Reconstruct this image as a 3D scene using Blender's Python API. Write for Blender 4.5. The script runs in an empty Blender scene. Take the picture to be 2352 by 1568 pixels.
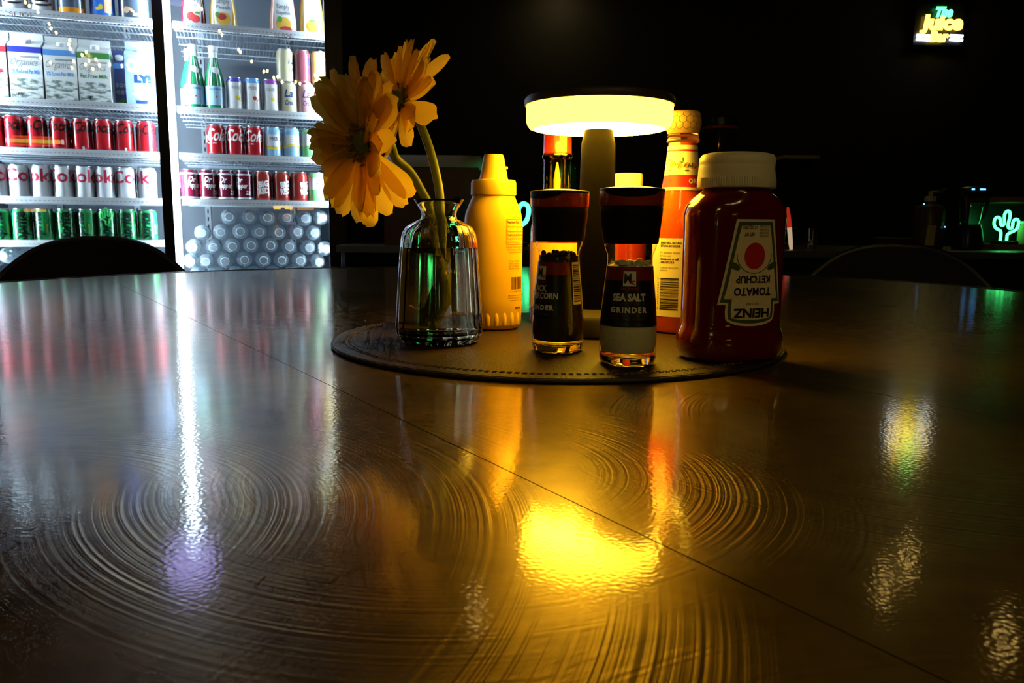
import bpy, bmesh, math, random
from mathutils import Vector, Matrix
random.seed(7)
PI = math.pi
sc = bpy.context.scene
col = sc.collection

# ------------------------------------------------------------------ camera, world, exposure
T = 0.75                       # height of the table top
FPX, PITCH, ROLL, EYE = 1829.0, math.radians(8.46), math.radians(0.46), T + 0.105
cam_d = bpy.data.cameras.new('camera'); cam = bpy.data.objects.new('camera', cam_d); col.objects.link(cam)
cam_d.sensor_width = 36.0; cam_d.lens = 36.0 * FPX / 2352.0; cam_d.clip_start = 0.01
cam.matrix_world = (Matrix.Translation((0, 0, EYE)) @ Matrix.Rotation(PI / 2 - PITCH, 4, 'X') @ Matrix.Rotation(ROLL, 4, 'Z'))
cam_d.dof.use_dof = True; cam_d.dof.focus_distance = 0.66; cam_d.dof.aperture_fstop = 32.0
sc.camera = cam
sc.view_settings.view_transform = 'Standard'; sc.view_settings.look = 'None'
sc.view_settings.exposure = 0.0; sc.view_settings.gamma = 1.0; sc.view_settings.use_curve_mapping = False
w = bpy.data.worlds.new('dark_room'); sc.world = w; w.use_nodes = True
w.node_tree.nodes['Background'].inputs[0].default_value = (0.01, 0.008, 0.006, 1)
w.node_tree.nodes['Background'].inputs[1].default_value = 0.1
sc.cycles.max_bounces = 7; sc.cycles.transparent_max_bounces = 10; sc.cycles.transmission_bounces = 7
sc.cycles.glossy_bounces = 3; sc.cycles.diffuse_bounces = 2; sc.cycles.use_adaptive_sampling = True; sc.cycles.adaptive_min_samples = 8; sc.cycles.adaptive_threshold = 0.05; sc.cycles.sample_clamp_indirect = 6.0
LAMP_AMBER = (1.0, 0.55, 0.022)
LAMP_SIDE, LAMP_UNDER = 12.0, 50.0
LED_COLD, LED_POWER = (0.70, 0.88, 1.0), 480.0

def ray(px, py):
    x = (px - 1176.0) / FPX; y = -(py - 784.0) / FPX
    c, s = math.cos(ROLL), math.sin(ROLL)
    x, y = c * x - s * y, s * x + c * y
    return Vector((x, math.cos(PITCH) + y * math.sin(PITCH), -math.sin(PITCH) + y * math.cos(PITCH)))
def at(px, py, Y):
    d = ray(px, py); return d * (Y / d.y) + Vector((0, 0, EYE))
def tab(px, py, z=T):
    d = ray(px, py); return d * ((z - EYE) / d.z) + Vector((0, 0, EYE))

# ------------------------------------------------------------------ materials
M = {}
def nodes_of(m):
    m.use_nodes = True; nt = m.node_tree
    return nt, nt.nodes, nt.links
def mat(name, base, rough=0.5, metal=0.0, coat=0.0, coat_rough=0.05, spec=0.5, sss=0.0, sss_r=0.004, trans=0.0, ior=1.45, var=0.0, vscale=30.0, bump=0.0, bscale=200.0, emis=None, power=0.0, translucent=0.0):
    m = bpy.data.materials.new(name); nt, N, L = nodes_of(m)
    p = N['Principled BSDF']; I = p.inputs
    I['Base Color'].default_value = (*base, 1); I['Roughness'].default_value = rough; I['Metallic'].default_value = metal
    I['Coat Weight'].default_value = coat; I['Coat Roughness'].default_value = coat_rough
    I['Specular IOR Level'].default_value = spec; I['IOR'].default_value = ior
    I['Transmission Weight'].default_value = trans
    if sss:
        I['Subsurface Weight'].default_value = sss; I['Subsurface Scale'].default_value = sss_r
        I['Subsurface Radius'].default_value = (1.0, 0.45, 0.2)
    if emis:
        I['Emission Color'].default_value = (*emis, 1); I['Emission Strength'].default_value = power
    tc = N.new('ShaderNodeTexCoord')
    if var:
        n = N.new('ShaderNodeTexNoise'); n.inputs['Scale'].default_value = vscale; n.inputs['Detail'].default_value = 4
        L.new(tc.outputs['Object'], n.inputs['Vector'])
        r = N.new('ShaderNodeMapRange'); r.inputs['To Min'].default_value = 1 - var; r.inputs['To Max'].default_value = 1 + var
        L.new(n.outputs['Fac'], r.inputs['Value'])
        mx = N.new('ShaderNodeVectorMath'); mx.operation = 'SCALE'; mx.inputs[0].default_value = base
        L.new(r.outputs['Result'], mx.inputs['Scale']); L.new(mx.outputs['Vector'], I['Base Color'])
    if bump:
        n = N.new('ShaderNodeTexNoise'); n.inputs['Scale'].default_value = bscale; n.inputs['Detail'].default_value = 3
        L.new(tc.outputs['Object'], n.inputs['Vector'])
        b = N.new('ShaderNodeBump'); b.inputs['Strength'].default_value = bump; b.inputs['Distance'].default_value = 0.001
        L.new(n.outputs['Fac'], b.inputs['Height']); L.new(b.outputs['Normal'], I['Normal'])
    if translucent:
        tr = N.new('ShaderNodeBsdfTranslucent'); tr.inputs['Color'].default_value = (*base, 1)
        mix = N.new('ShaderNodeMixShader'); mix.inputs['Fac'].default_value = translucent
        L.new(p.outputs[0], mix.inputs[1]); L.new(tr.outputs[0], mix.inputs[2])
        L.new(mix.outputs[0], N['Material Output'].inputs['Surface'])
    M[name] = m; return m
def thin(name, tint=(1, 1, 1), refl=1.0, rough=0.02, base=0.05, milky=0.0, milk=(0.8, 0.9, 1.0)):
    m = bpy.data.materials.new(name); nt, N, L = nodes_of(m)
    N.remove(N['Principled BSDF']); out = N['Material Output']
    t = N.new('ShaderNodeBsdfTransparent'); t.inputs['Color'].default_value = (*tint, 1)
    g = N.new('ShaderNodeBsdfGlossy'); g.inputs['Roughness'].default_value = rough
    lw = N.new('ShaderNodeLayerWeight'); lw.inputs['Blend'].default_value = 0.5
    pw = N.new('ShaderNodeMath'); pw.operation = 'POWER'; pw.inputs[1].default_value = 3.5; L.new(lw.outputs['Facing'], pw.inputs[0])
    ml = N.new('ShaderNodeMath'); ml.operation = 'MULTIPLY_ADD'; ml.inputs[1].default_value = 0.8 * refl; ml.inputs[2].default_value = base * refl; ml.use_clamp = True
    L.new(pw.outputs[0], ml.inputs[0])
    mix = N.new('ShaderNodeMixShader'); L.new(ml.outputs[0], mix.inputs['Fac']); L.new(t.outputs[0], mix.inputs[1]); L.new(g.outputs[0], mix.inputs[2])
    last = mix
    if milky:
        d = N.new('ShaderNodeBsdfDiffuse'); d.inputs['Color'].default_value = (*milk, 1)
        m2 = N.new('ShaderNodeMixShader'); m2.inputs['Fac'].default_value = milky
        L.new(mix.outputs[0], m2.inputs[1]); L.new(d.outputs[0], m2.inputs[2]); last = m2
    L.new(last.outputs[0], out.inputs['Surface']); M[name] = m; return m
def glow(name, color, power):
    m = bpy.data.materials.new(name); nt, N, L = nodes_of(m); N.remove(N['Principled BSDF'])
    e = N.new('ShaderNodeEmission'); e.inputs['Color'].default_value = (*color, 1); e.inputs['Strength'].default_value = power
    L.new(e.outputs[0], N['Material Output'].inputs['Surface']); M[name] = m; return m

# surfaces of the room
mat('wall_paint', (0.012, 0.011, 0.010), 0.75, var=0.2, vscale=3, bump=0.1)
mat('ceiling_paint', (0.010, 0.010, 0.010), 0.8, var=0.2, vscale=3)
mat('floor_concrete', (0.03, 0.028, 0.025), 0.45, var=0.3, vscale=4, bump=0.1, bscale=40)
mat('black_metal', (0.012, 0.012, 0.013), 0.35, metal=0.3, var=0.1)
mat('black_plastic', (0.005, 0.005, 0.006), 0.5, spec=0.15, bump=0.03, bscale=900)
mat('black_satin', (0.006, 0.006, 0.007), 0.3, spec=0.3, var=0.1)
mat('white_enamel', (0.86, 0.89, 0.92), 0.4, var=0.03)
mat('liner_grey', (0.06, 0.075, 0.10), 0.5, var=0.06, vscale=8)
mat('shelf_wire', (0.40, 0.45, 0.51), 0.35, var=0.03)
mat('slot_grey', (0.25, 0.28, 0.32), 0.6)
mat('steel', (0.55, 0.55, 0.56), 0.25, metal=1.0, var=0.05)
mat('aluminium', (0.75, 0.76, 0.78), 0.28, metal=1.0, var=0.04)
thin('door_glass', (0.97, 0.99, 1.0), 1.0, 0.0, 0.045)
thin('jar_glass', (0.98, 0.985, 0.97), 1.0, 0.02, 0.05)
thin('pet_plastic', (0.84, 0.90, 0.94), 1.6, 0.06, 0.14, 0.16, (0.75, 0.86, 0.95))
glow('led_white', LED_COLD, LED_POWER)
glow('led_cover', LED_COLD, 20.0)
glow('led_side', LED_COLD, LED_POWER * 0.50)
glow('led_edge', LED_COLD, LED_POWER * 0.14)
glow('led_post', LED_COLD, LED_POWER * 0.07)
glow('lamp_under', LAMP_AMBER, LAMP_UNDER)
glow('neon_green', (0.06, 1.0, 0.22), 5.5)
glow('neon_teal', (0.06, 1.0, 0.30), 4.5)
glow('neon_yellow', (1.0, 0.66, 0.06), 6.0)
glow('neon_white', (0.75, 0.88, 1.0), 6.0)
glow('neon_red', (1.0, 0.10, 0.03), 6.0)
glow('neon_orange', (1.0, 0.42, 0.02), 5.0)
glow('led_blue', (0.12, 0.45, 1.0), 4.0)
glow('bulb_warm', (1.0, 0.62, 0.15), 24.0)
glow('bulb_violet', (0.45, 0.40, 1.0), 3.0)

def table_material():
    m = bpy.data.materials.new('lacquered_brown_top'); nt, N, L = nodes_of(m); p = N['Principled BSDF']; I = p.inputs
    tc = N.new('ShaderNodeTexCoord'); co = tc.outputs['Object']
    def noise(vec, scale, detail=4.0, dims='3D', w=None, dist=0.0):
        n = N.new('ShaderNodeTexNoise'); n.noise_dimensions = dims; n.inputs['Scale'].default_value = scale; n.inputs['Detail'].default_value = detail
        if dims == '1D': L.new(w, n.inputs['W'])
        else: L.new(vec, n.inputs['Vector'])
        return n.outputs['Fac']
    def math_(op, a, b):
        n = N.new('ShaderNodeMath'); n.operation = op
        for k, v in enumerate((a, b)):
            if isinstance(v, (int, float)): n.inputs[k].default_value = v
            elif v is not None: L.new(v, n.inputs[k])
        return n.outputs[0]
    # swirl marks: thin arcs about a few centres (wiping / sanding swirls), patchy
    tot = None
    wob = math_('MULTIPLY', noise(co, 5.0, 0.0), 0.02)
    patch = N.new('ShaderNodeTexNoise'); patch.inputs['Scale'].default_value = 9.0; patch.inputs['Detail'].default_value = 0.0; L.new(co, patch.inputs['Vector'])
    sp = N.new('ShaderNodeSeparateColor'); L.new(patch.outputs['Color'], sp.inputs[0])
    for i, (cx, cy, sc_, amp, r0, r1) in enumerate(SWIRLS):
        d = N.new('ShaderNodeVectorMath'); d.operation = 'DISTANCE'; L.new(co, d.inputs[0]); d.inputs[1].default_value = (cx, cy, T)
        ring = noise(None, sc_, 2.0, '1D', math_('ADD', d.outputs['Value'], wob))
        mk = N.new('ShaderNodeMapRange'); mk.interpolation_type = 'SMOOTHSTEP'; mk.inputs['From Min'].default_value = r0; mk.inputs['From Max'].default_value = r0+0.05; L.new(d.outputs['Value'], mk.inputs['Value'])
        mk2 = N.new('ShaderNodeMapRange'); mk2.interpolation_type = 'SMOOTHSTEP'; mk2.inputs['From Min'].default_value = r1; mk2.inputs['From Max'].default_value = r1-0.08; L.new(d.outputs['Value'], mk2.inputs['Value'])
        pt = N.new('ShaderNodeMapRange'); pt.inputs['From Min'].default_value = 0.40; pt.inputs['From Max'].default_value = 0.62; pt.inputs['To Min'].default_value = 0.12
        L.new(sp.outputs[i % 3], pt.inputs['Value'])
        v = math_('MULTIPLY', math_('MULTIPLY', math_('SUBTRACT', ring, 0.5), amp), math_('MULTIPLY', math_('MULTIPLY', mk.outputs['Result'], mk2.outputs['Result']), pt.outputs['Result']))
        tot = v if tot is None else math_('ADD', tot, v)
    # faint grain from brushing along the boards
    mp = N.new('ShaderNodeMapping'); mp.inputs['Rotation'].default_value = (0, 0, math.radians(56.6)); mp.inputs['Scale'].default_value = (6, 160, 1); L.new(co, mp.inputs['Vector'])
    tot = math_('ADD', tot, math_('MULTIPLY', noise(mp.outputs['Vector'], 1.0, 1.0), 0.06))
    b = N.new('ShaderNodeBump'); b.inputs['Strength'].default_value = 1.0; b.inputs['Distance'].default_value = TABLE_BUMP
    L.new(tot, b.inputs['Height']); L.new(b.outputs['Normal'], I['Normal'])
    b2 = N.new('ShaderNodeBump'); b2.inputs['Strength'].default_value = 1.0; b2.inputs['Distance'].default_value = 0.000032
    L.new(noise(co, 600.0, 0.0), b2.inputs['Height']); L.new(b2.outputs['Normal'], I['Coat Normal'])
    big = noise(co, 7.0, 3.0); fine_ = noise(co, 60.0, 2.0)
    cr = N.new('ShaderNodeValToRGB'); cr.color_ramp.elements[0].position = 0.3; cr.color_ramp.elements[1].position = 0.75
    cr.color_ramp.elements[0].color = (0.14, 0.083, 0.014, 1); cr.color_ramp.elements[1].color = (0.42, 0.27, 0.050, 1)
    L.new(math_('ADD', math_('MULTIPLY', big, 0.6), math_('MULTIPLY', fine_, 0.4)), cr.inputs['Fac'])
    L.new(cr.outputs['Color'], I['Base Color'])
    I['Metallic'].default_value = 0.7
    rr = N.new('ShaderNodeMapRange'); rr.inputs['To Min'].default_value = 0.27; rr.inputs['To Max'].default_value = 0.39
    L.new(big, rr.inputs['Value']); L.new(rr.outputs['Result'], I['Roughness'])
    I['Coat Weight'].default_value = 1.0; I['Coat Roughness'].default_value = 0.085; I['Coat IOR'].default_value = 1.75
    M['table'] = m
TC = (-0.0086, 1.0277)            # table centre
SWIRLS = [(x - TC[0], y - TC[1], s, a, r0, r1) for x, y, s, a, r0, r1 in ((-0.20, 0.25, 480.0, 1.0, 0.07, 0.30), (-0.03, 0.33, 520.0, 0.9, 0.05, 0.20), (0.22, 0.42, 520.0, 0.9, 0.05, 0.24), (0.12, 0.02, 420.0, 0.16, 0.06, 0.26))]
TABLE_BUMP = 0.00040
table_material()

# ------------------------------------------------------------------ mesh helpers
def fine(v, f, mx=0.0042):
    """split long flat faces so that print follows a curved surface"""
    V = [tuple(p) for p in v]; out = []; mid = {}
    st = []
    for q in f:
        if len(q) <= 4 and all(math.dist(V[q[i]], V[q[i-1]]) <= mx for i in range(len(q))): out.append(tuple(q)); continue
        st += [(q[0], q[i], q[i+1]) for i in range(1, len(q)-1)]
    while st:
        t = st.pop(); L = [(math.dist(V[t[i]], V[t[(i+1) % 3]]), i) for i in range(3)]; l, i = max(L)
        if l <= mx: out.append(t); continue
        a, b, c = t[i], t[(i+1) % 3], t[(i+2) % 3]; k = (a, b) if a < b else (b, a)
        if k not in mid:
            mid[k] = len(V); V.append(tuple((V[a][j]+V[b][j])/2 for j in range(3)))
        m = mid[k]; st += [(a, m, c), (m, b, c)]
    return V, out
class MB:
    def __init__(s): s.v = []; s.f = []
    def add(s, v, f, fn=None):
        if fn: v, f = fine(v, f)
        o = len(s.v); s.v += [tuple(fn(*p)) if fn else tuple(p) for p in v]; s.f += [tuple(i + o for i in q) for q in f]; return s
    def box(s, x0, x1, y0, y1, z0, z1):
        return s.add([(x0,y0,z0),(x1,y0,z0),(x1,y1,z0),(x0,y1,z0),(x0,y0,z1),(x1,y0,z1),(x1,y1,z1),(x0,y1,z1)],
                     [(3,2,1,0),(4,5,6,7),(0,1,5,4),(1,2,6,5),(2,3,7,6),(3,0,4,7)])
    def rings(s, rings, cap0=True, cap1=True, close=True):
        n = len(rings[0]); o = len(s.v)
        for r in rings: s.v += [tuple(p) for p in r]
        m = n if close else n - 1
        for i in range(len(rings) - 1):
            for j in range(m):
                a = o + i*n + j; b = o + i*n + (j+1) % n
                s.f.append((a, b, b + n, a + n))
        if cap0: s.f.append(tuple(o + j for j in reversed(range(n))))
        if cap1: s.f.append(tuple(o + (len(rings)-1)*n + j for j in range(n)))
        return s
    def lathe(s, prof, seg=32, cap0=True, cap1=True, c=(0,0,0), fn=None):
        R = []
        for r, z in prof:
            R.append([(c[0] + r*(fn(2*PI*j/seg, z) if fn else 1)*math.cos(2*PI*j/seg), c[1] + r*(fn(2*PI*j/seg, z) if fn else 1)*math.sin(2*PI*j/seg), c[2] + z) for j in range(seg)])
        return s.rings(R, cap0, cap1)
    def tube(s, pts, r, seg=8, closed=False):
        pts = [Vector(p) for p in pts]; n = len(pts); R = []; up = None
        for i, p in enumerate(pts):
            if closed: t = pts[(i+1) % n] - pts[i-1]
            else: t = pts[min(i+1, n-1)] - pts[max(i-1, 0)]
            t.normalize()
            if up is None:
                up = Vector((0,0,1)) if abs(t.z) < 0.9 else Vector((1,0,0))
            a = t.cross(up)
            if a.length < 1e-6: a = t.orthogonal()
            a.normalize(); b = a.cross(t); up = b
            rr = r[i] if isinstance(r, (list, tuple)) else r
            R.append([p + (a*math.cos(2*PI*k/seg) + b*math.sin(2*PI*k/seg))*rr for k in range(seg)])
        if closed: R.append(R[0])
        return s.rings(R, not closed, not closed)
    def build(s, name, m, parent=None, smooth=True, loc=None, rot=None, angle=40):
        me = bpy.data.meshes.new(name); me.from_pydata(s.v, [], s.f); me.update()
        return obj(name, me, m, parent, smooth, loc, rot, angle)
def obj(name, me, m, parent=None, smooth=True, loc=None, rot=None, angle=40):
    if not me.materials: me.materials.append(M[m] if isinstance(m, str) else m)
    if smooth and len(me.polygons):
        me.polygons.foreach_set('use_smooth', [True]*len(me.polygons))
        try: me.set_sharp_from_angle(angle=math.radians(angle))
        except Exception: pass
    o = bpy.data.objects.new(name, me); col.objects.link(o)
    if parent: o.parent = parent
    if loc is not None: o.location = loc
    if rot is not None: o.rotation_euler = rot
    return o
def empty(name, loc=(0,0,0), rz=0.0, rot=None):
    o = bpy.data.objects.new(name, None); col.objects.link(o); o.location = loc
    o.rotation_euler = rot if rot is not None else (0, 0, rz); o.empty_display_size = 0.05; return o
def tag(o, label, cat, group=None):
    o['label'] = label; o['category'] = cat
    if group: o['group'] = group
    return o
def struct(o): o['kind'] = 'structure'; return o
def stuff(o): o['kind'] = 'stuff'; return o
def grid(x0, x1, y0, y1, nx, ny):
    v = [(x0 + (x1-x0)*i/nx, y0 + (y1-y0)*j/ny, 0) for j in range(ny+1) for i in range(nx+1)]
    f = [(j*(nx+1)+i, j*(nx+1)+i+1, (j+1)*(nx+1)+i+1, (j+1)*(nx+1)+i) for j in range(ny) for i in range(nx)]
    return v, f
def rows(lst, nx=10):
    """lst of (y, xl, xr) -> grid"""
    v = []; f = []
    for y, a, b in lst: v += [(a + (b-a)*i/nx, y, 0) for i in range(nx+1)]
    for j in range(len(lst)-1):
        for i in range(nx): q = j*(nx+1)+i; f.append((q, q+1, q+nx+2, q+nx+1))
    return v, f
def disc(cx, cy, rx, ry=None, n=20):
    ry = ry or rx
    return [(cx, cy, 0)] + [(cx + rx*math.cos(2*PI*k/n), cy + ry*math.sin(2*PI*k/n), 0) for k in range(n)], [(0, 1+k, 1+(k+1) % n) for k in range(n)]
_tx = {}
def txt(s, size, shear=0.0, bold=0.0, spacing=1.0, align='CENTER', w=None, outline=0.0):
    key = (s, size, shear, bold, spacing, align, w, outline)
    if key in _tx: return _tx[key]
    cu = bpy.data.curves.new('t', 'FONT'); cu.body = s; cu.size = size; cu.shear = shear; cu.offset = bold; cu.space_character = spacing
    cu.align_x = 'LEFT'; cu.resolution_u = 2
    if outline: cu.fill_mode = 'NONE'; cu.bevel_depth = outline; cu.bevel_resolution = 1; cu.resolution_u = 4
    else: cu.fill_mode = 'FRONT'
    o = bpy.data.objects.new('t', cu); me = bpy.data.meshes.new_from_object(o)
    v = [tuple(p.co) for p in me.vertices]; f = [tuple(p.vertices) for p in me.polygons]
    bpy.data.objects.remove(o); bpy.data.curves.remove(cu); bpy.data.meshes.remove(me)
    if v:
        x0 = min(p[0] for p in v); x1 = max(p[0] for p in v); k = (w/(x1-x0)) if w else 1.0
        sh = {'CENTER': (x0+x1)/2, 'LEFT': x0, 'RIGHT': x1}[align]
        v = [((p[0]-sh)*k, p[1], p[2]) for p in v]
    _tx[key] = (v, f); return v, f
def shift(vf, dx=0, dy=0, rot=0.0, sx=1.0, sy=1.0):
    c, s = math.cos(rot), math.sin(rot)
    return [((p[0]*sx)*c - (p[1]*sy)*s + dx, (p[0]*sx)*s + (p[1]*sy)*c + dy, p[2]) for p in vf[0]], vf[1]
def barcode(x0, x1, y0, y1, n, seed=1, horizontal=False):
    rnd = random.Random(seed); v = []; f = []; p = 0.0
    ws = [(rnd.choice((1,1,2,3)), rnd.choice((1,1,2))) for _ in range(n)]; tot = sum(a+b for a, b in ws)
    for a, b in ws:
        q0, q1 = p/tot, (p+a)/tot; p += a+b; o = len(v)
        if horizontal: r = [(x0, y0+(y1-y0)*q0), (x1, y0+(y1-y0)*q0), (x1, y0+(y1-y0)*q1), (x0, y0+(y1-y0)*q1)]
        else: r = [(x0+(x1-x0)*q0, y0), (x0+(x1-x0)*q1, y0), (x0+(x1-x0)*q1, y1), (x0+(x1-x0)*q0, y1)]
        v += [(a_, b_, 0) for a_, b_ in r]; f.append((o, o+1, o+2, o+3))
    return v, f
def interp(prof, z):
    for (r0, z0), (r1, z1) in zip(prof, prof[1:]):
        if z0 <= z <= z1 or z1 <= z <= z0:
            return r0 if z1 == z0 else r0 + (r1-r0)*(z-z0)/(z1-z0)
    return prof[0][0] if z < prof[0][1] else prof[-1][0]
def wrapper(prof, off, z0=0.0, ang0=-PI/2, r_ref=None):
    """flat label coordinates (x along the girth in metres, y height) -> the surface of a lathe; ang0 = -90 deg faces -Y"""
    def fn(x, y, z):
        r = interp(prof, y + z0) + off; a = ang0 + x/(r_ref or r)
        return (r*math.cos(a), r*math.sin(a), y + z0)
    return fn
def ordn(k): return ['first','second','third','fourth','fifth','sixth','seventh','eighth','ninth','tenth'][k]

# ------------------------------------------------------------------ the room
def slab(name, x0, x1, y0, y1, z0, z1, m): return struct(MB().box(x0,x1,y0,y1,z0,z1).build(name, m, smooth=False))
slab('floor', -3.6, 5.2, -2.6, 6.3, -0.1, 0.0, 'floor_concrete')
slab('ceiling', -3.6, 5.2, -2.6, 6.3, 2.95, 3.05, 'ceiling_paint')
slab('wall_back', -3.6, 5.2, 6.2, 6.3, 0.0, 2.95, 'wall_paint')
slab('wall_left', -3.7, -3.6, -2.6, 6.3, 0.0, 2.95, 'wall_paint')
slab('wall_right', 5.2, 5.3, -2.6, 6.3, 0.0, 2.95, 'wall_paint')
slab('wall_front', -3.6, 5.2, -2.7, -2.6, 0.0, 2.95, 'wall_paint')

# ------------------------------------------------------------------ round table of parallel boards
tb = tag(empty('round_table', (TC[0], TC[1], 0)), 'large round dining table with a glossy brown swirl-marked top and thin seams', 'table')
R_T = 0.900; nx_, ny_ = 0.835, 0.550; dx_, dy_ = 0.550, -0.835
off_c = nx_*TC[0] + ny_*TC[1]
cuts = [-R_T] + [o - off_c for o in (-0.09, 0.180, 0.465, 0.705, 0.98, 1.25)] + [R_T]
for a, b in zip(cuts, cuts[1:]):
    g = 0.00035; lo = a + (g if a > -R_T else 0.0005); hi = b - (g if b < R_T else 0.0005)
    n = 28; left = []; right = []
    for i in range(n+1):
        t = i/n
        if a == -R_T: t = t*t
        if b == R_T: t = 1-(1-t)**2
        s = lo + (hi-lo)*t; h = math.sqrt(max(R_T*R_T - s*s, 0))
        left.append((s*nx_ - h*dx_, s*ny_ - h*dy_)); right.append((s*nx_ + h*dx_, s*ny_ + h*dy_))
    ring = left + right[::-1]
    m = MB()
    m.rings([[(x, y, z) for x, y in ring] for z in (T-0.032, T)], True, True)
    m.build('board', 'table', tb, smooth=False)
MB().lathe([(R_T+0.0005, T-0.034), (R_T+0.006, T-0.034), (R_T+0.007, T-0.001), (R_T+0.0055, T+0.0012), (R_T+0.0015, T+0.0012), (R_T+0.0005, T-0.0005), (R_T+0.0005, T-0.034)], 160, False, False).build('edge_band', 'black_metal', tb)
MB().lathe([(0.34, 0.0), (0.34, 0.02), (0.06, 0.05), (0.055, T-0.06), (0.30, T-0.036), (0.30, T-0.034)], 48).build('pedestal', 'black_metal', tb)

# ------------------------------------------------------------------ materials of the things on the table
mat('leather_brown', (0.026, 0.011, 0.004), 0.42, spec=0.4, var=0.25, vscale=60, bump=0.45, bscale=650)
mat('leather_edge', (0.03, 0.022, 0.016), 0.5, bump=0.1, bscale=500)
mat('thread', (0.16, 0.12, 0.08), 0.7)
mat('clear_glass', (1, 0.99, 0.93), 0.0, trans=1.0, ior=1.46)
mat('water', (0.97, 0.93, 0.66), 0.0, trans=1.0, ior=1.33)
mat('petal_peach', (0.86, 0.60, 0.09), 0.6, var=0.18, vscale=50, bump=0.15, bscale=300, translucent=0.65)
mat('petal_pale', (0.88, 0.63, 0.11), 0.6, var=0.15, vscale=50, bump=0.15, bscale=300, translucent=0.65)
mat('flower_eye', (0.22, 0.23, 0.06), 0.8, var=0.3, vscale=400, bump=0.6, bscale=900)
mat('floret', (0.30, 0.17, 0.06), 0.7)
mat('stem_green', (0.20, 0.24, 0.06), 0.5, var=0.15, vscale=80, bump=0.1, bscale=400)
mat('mustard_plastic', (0.90, 0.52, 0.03), 0.38, var=0.03)
mat('mustard_cap', (0.92, 0.55, 0.05), 0.42, bump=0.03, bscale=700)
mat('print_brown', (0.10, 0.035, 0.01), 0.6)
mat('print_black', (0.012, 0.010, 0.010), 0.5)
mat('print_white', (0.80, 0.78, 0.74), 0.5)
mat('print_red', (0.55, 0.02, 0.015), 0.45)
mat('print_darkred', (0.22, 0.012, 0.010), 0.4)
mat('print_grey', (0.10, 0.10, 0.10), 0.5)
mat('print_yellow', (0.88, 0.62, 0.06), 0.5)
mat('print_navy', (0.02, 0.03, 0.10), 0.5)
mat('print_green', (0.05, 0.22, 0.06), 0.5)
mat('print_orange', (0.85, 0.25, 0.03), 0.5)
mat('label_black', (0.010, 0.009, 0.010), 0.28, spec=0.6)
mat('label_cream', (0.80, 0.70, 0.50), 0.5, var=0.05)
mat('lamp_body', (0.003, 0.0022, 0.0015), 0.55, spec=0.03, bump=0.05, bscale=1500)
mat('ketchup_red', (0.13, 0.004, 0.001), 0.14, coat=0.7, sss=0.7, sss_r=0.020, var=0.12, vscale=25)
mat('cap_cream', (0.82, 0.78, 0.62), 0.42)
mat('hot_sauce', (0.62, 0.085, 0.006), 0.12, coat=0.7, sss=0.6, sss_r=0.010, var=0.12, vscale=60)
mat('dark_sauce', (0.26, 0.02, 0.008), 0.12, coat=0.6, sss=0.4, sss_r=0.006)
mat('beech_wood', (0.56, 0.34, 0.13), 0.5, var=0.18, vscale=90, bump=0.1, bscale=300)
mat('engraving', (0.10, 0.05, 0.015), 0.7)
mat('red_sleeve', (0.62, 0.03, 0.012), 0.3, coat=0.4)
mat('gold_print', (0.75, 0.48, 0.10), 0.35, metal=0.4)
mat('peppercorn', (0.018, 0.012, 0.009), 0.55, var=0.4, vscale=500)
mat('sea_salt', (0.74, 0.72, 0.52), 0.7, bump=0.5, bscale=900, var=0.15, vscale=900)
mat('cap_red', (0.34, 0.035, 0.015), 0.3, coat=0.3)
thin('green_neck', (0.72, 0.74, 0.30), 1.0, 0.02, 0.06)
glow('lamp_side', LAMP_AMBER, LAMP_SIDE)
mat('lamp_foot', (0.035, 0.027, 0.018), 0.42, spec=0.4, bump=0.05, bscale=1500)
mat('lamp_plate_grey', (0.03, 0.026, 0.022), 0.45)  # even dark grey of the lamp's top plate
def warm_side():
    m = M['lamp_side']; N = m.node_tree.nodes; N['Emission'].inputs['Color'].default_value = (1.0, 0.58, 0.026, 1)
warm_side()
MAT_Z = T + 0.0042

# ------------------------------------------------------------------ round leather mat
mat_c = (0.0385, 0.7125)
mt = tag(MB().lathe([(0.1925, 0.0), (0.1955, 0.0008), (0.1965, 0.0022), (0.1955, 0.0036), (0.192, 0.0042), (0.05, 0.0042)], 128).build('round_mat', 'leather_brown', loc=(mat_c[0], mat_c[1], T)), 'round brown leather mat under the condiments, with a stitched edge', 'mat')
MB().tube([(0.1962*math.cos(2*PI*k/128), 0.1962*math.sin(2*PI*k/128), 0.0019) for k in range(128)], 0.0014, 6, True).build('edge_piping', 'leather_edge', mt)
for rr in (0.186, 0.1825):
    m = MB(); n = 220
    for k in range(n):
        a0, a1 = 2*PI*k/n, 2*PI*(k+0.62)/n
        m.tube([(rr*math.cos(a), rr*math.sin(a), 0.0043) for a in (a0, (a0+a1)/2, a1)], 0.00045, 4)
    stuff(m.build('stitching', 'thread', mt))

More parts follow.
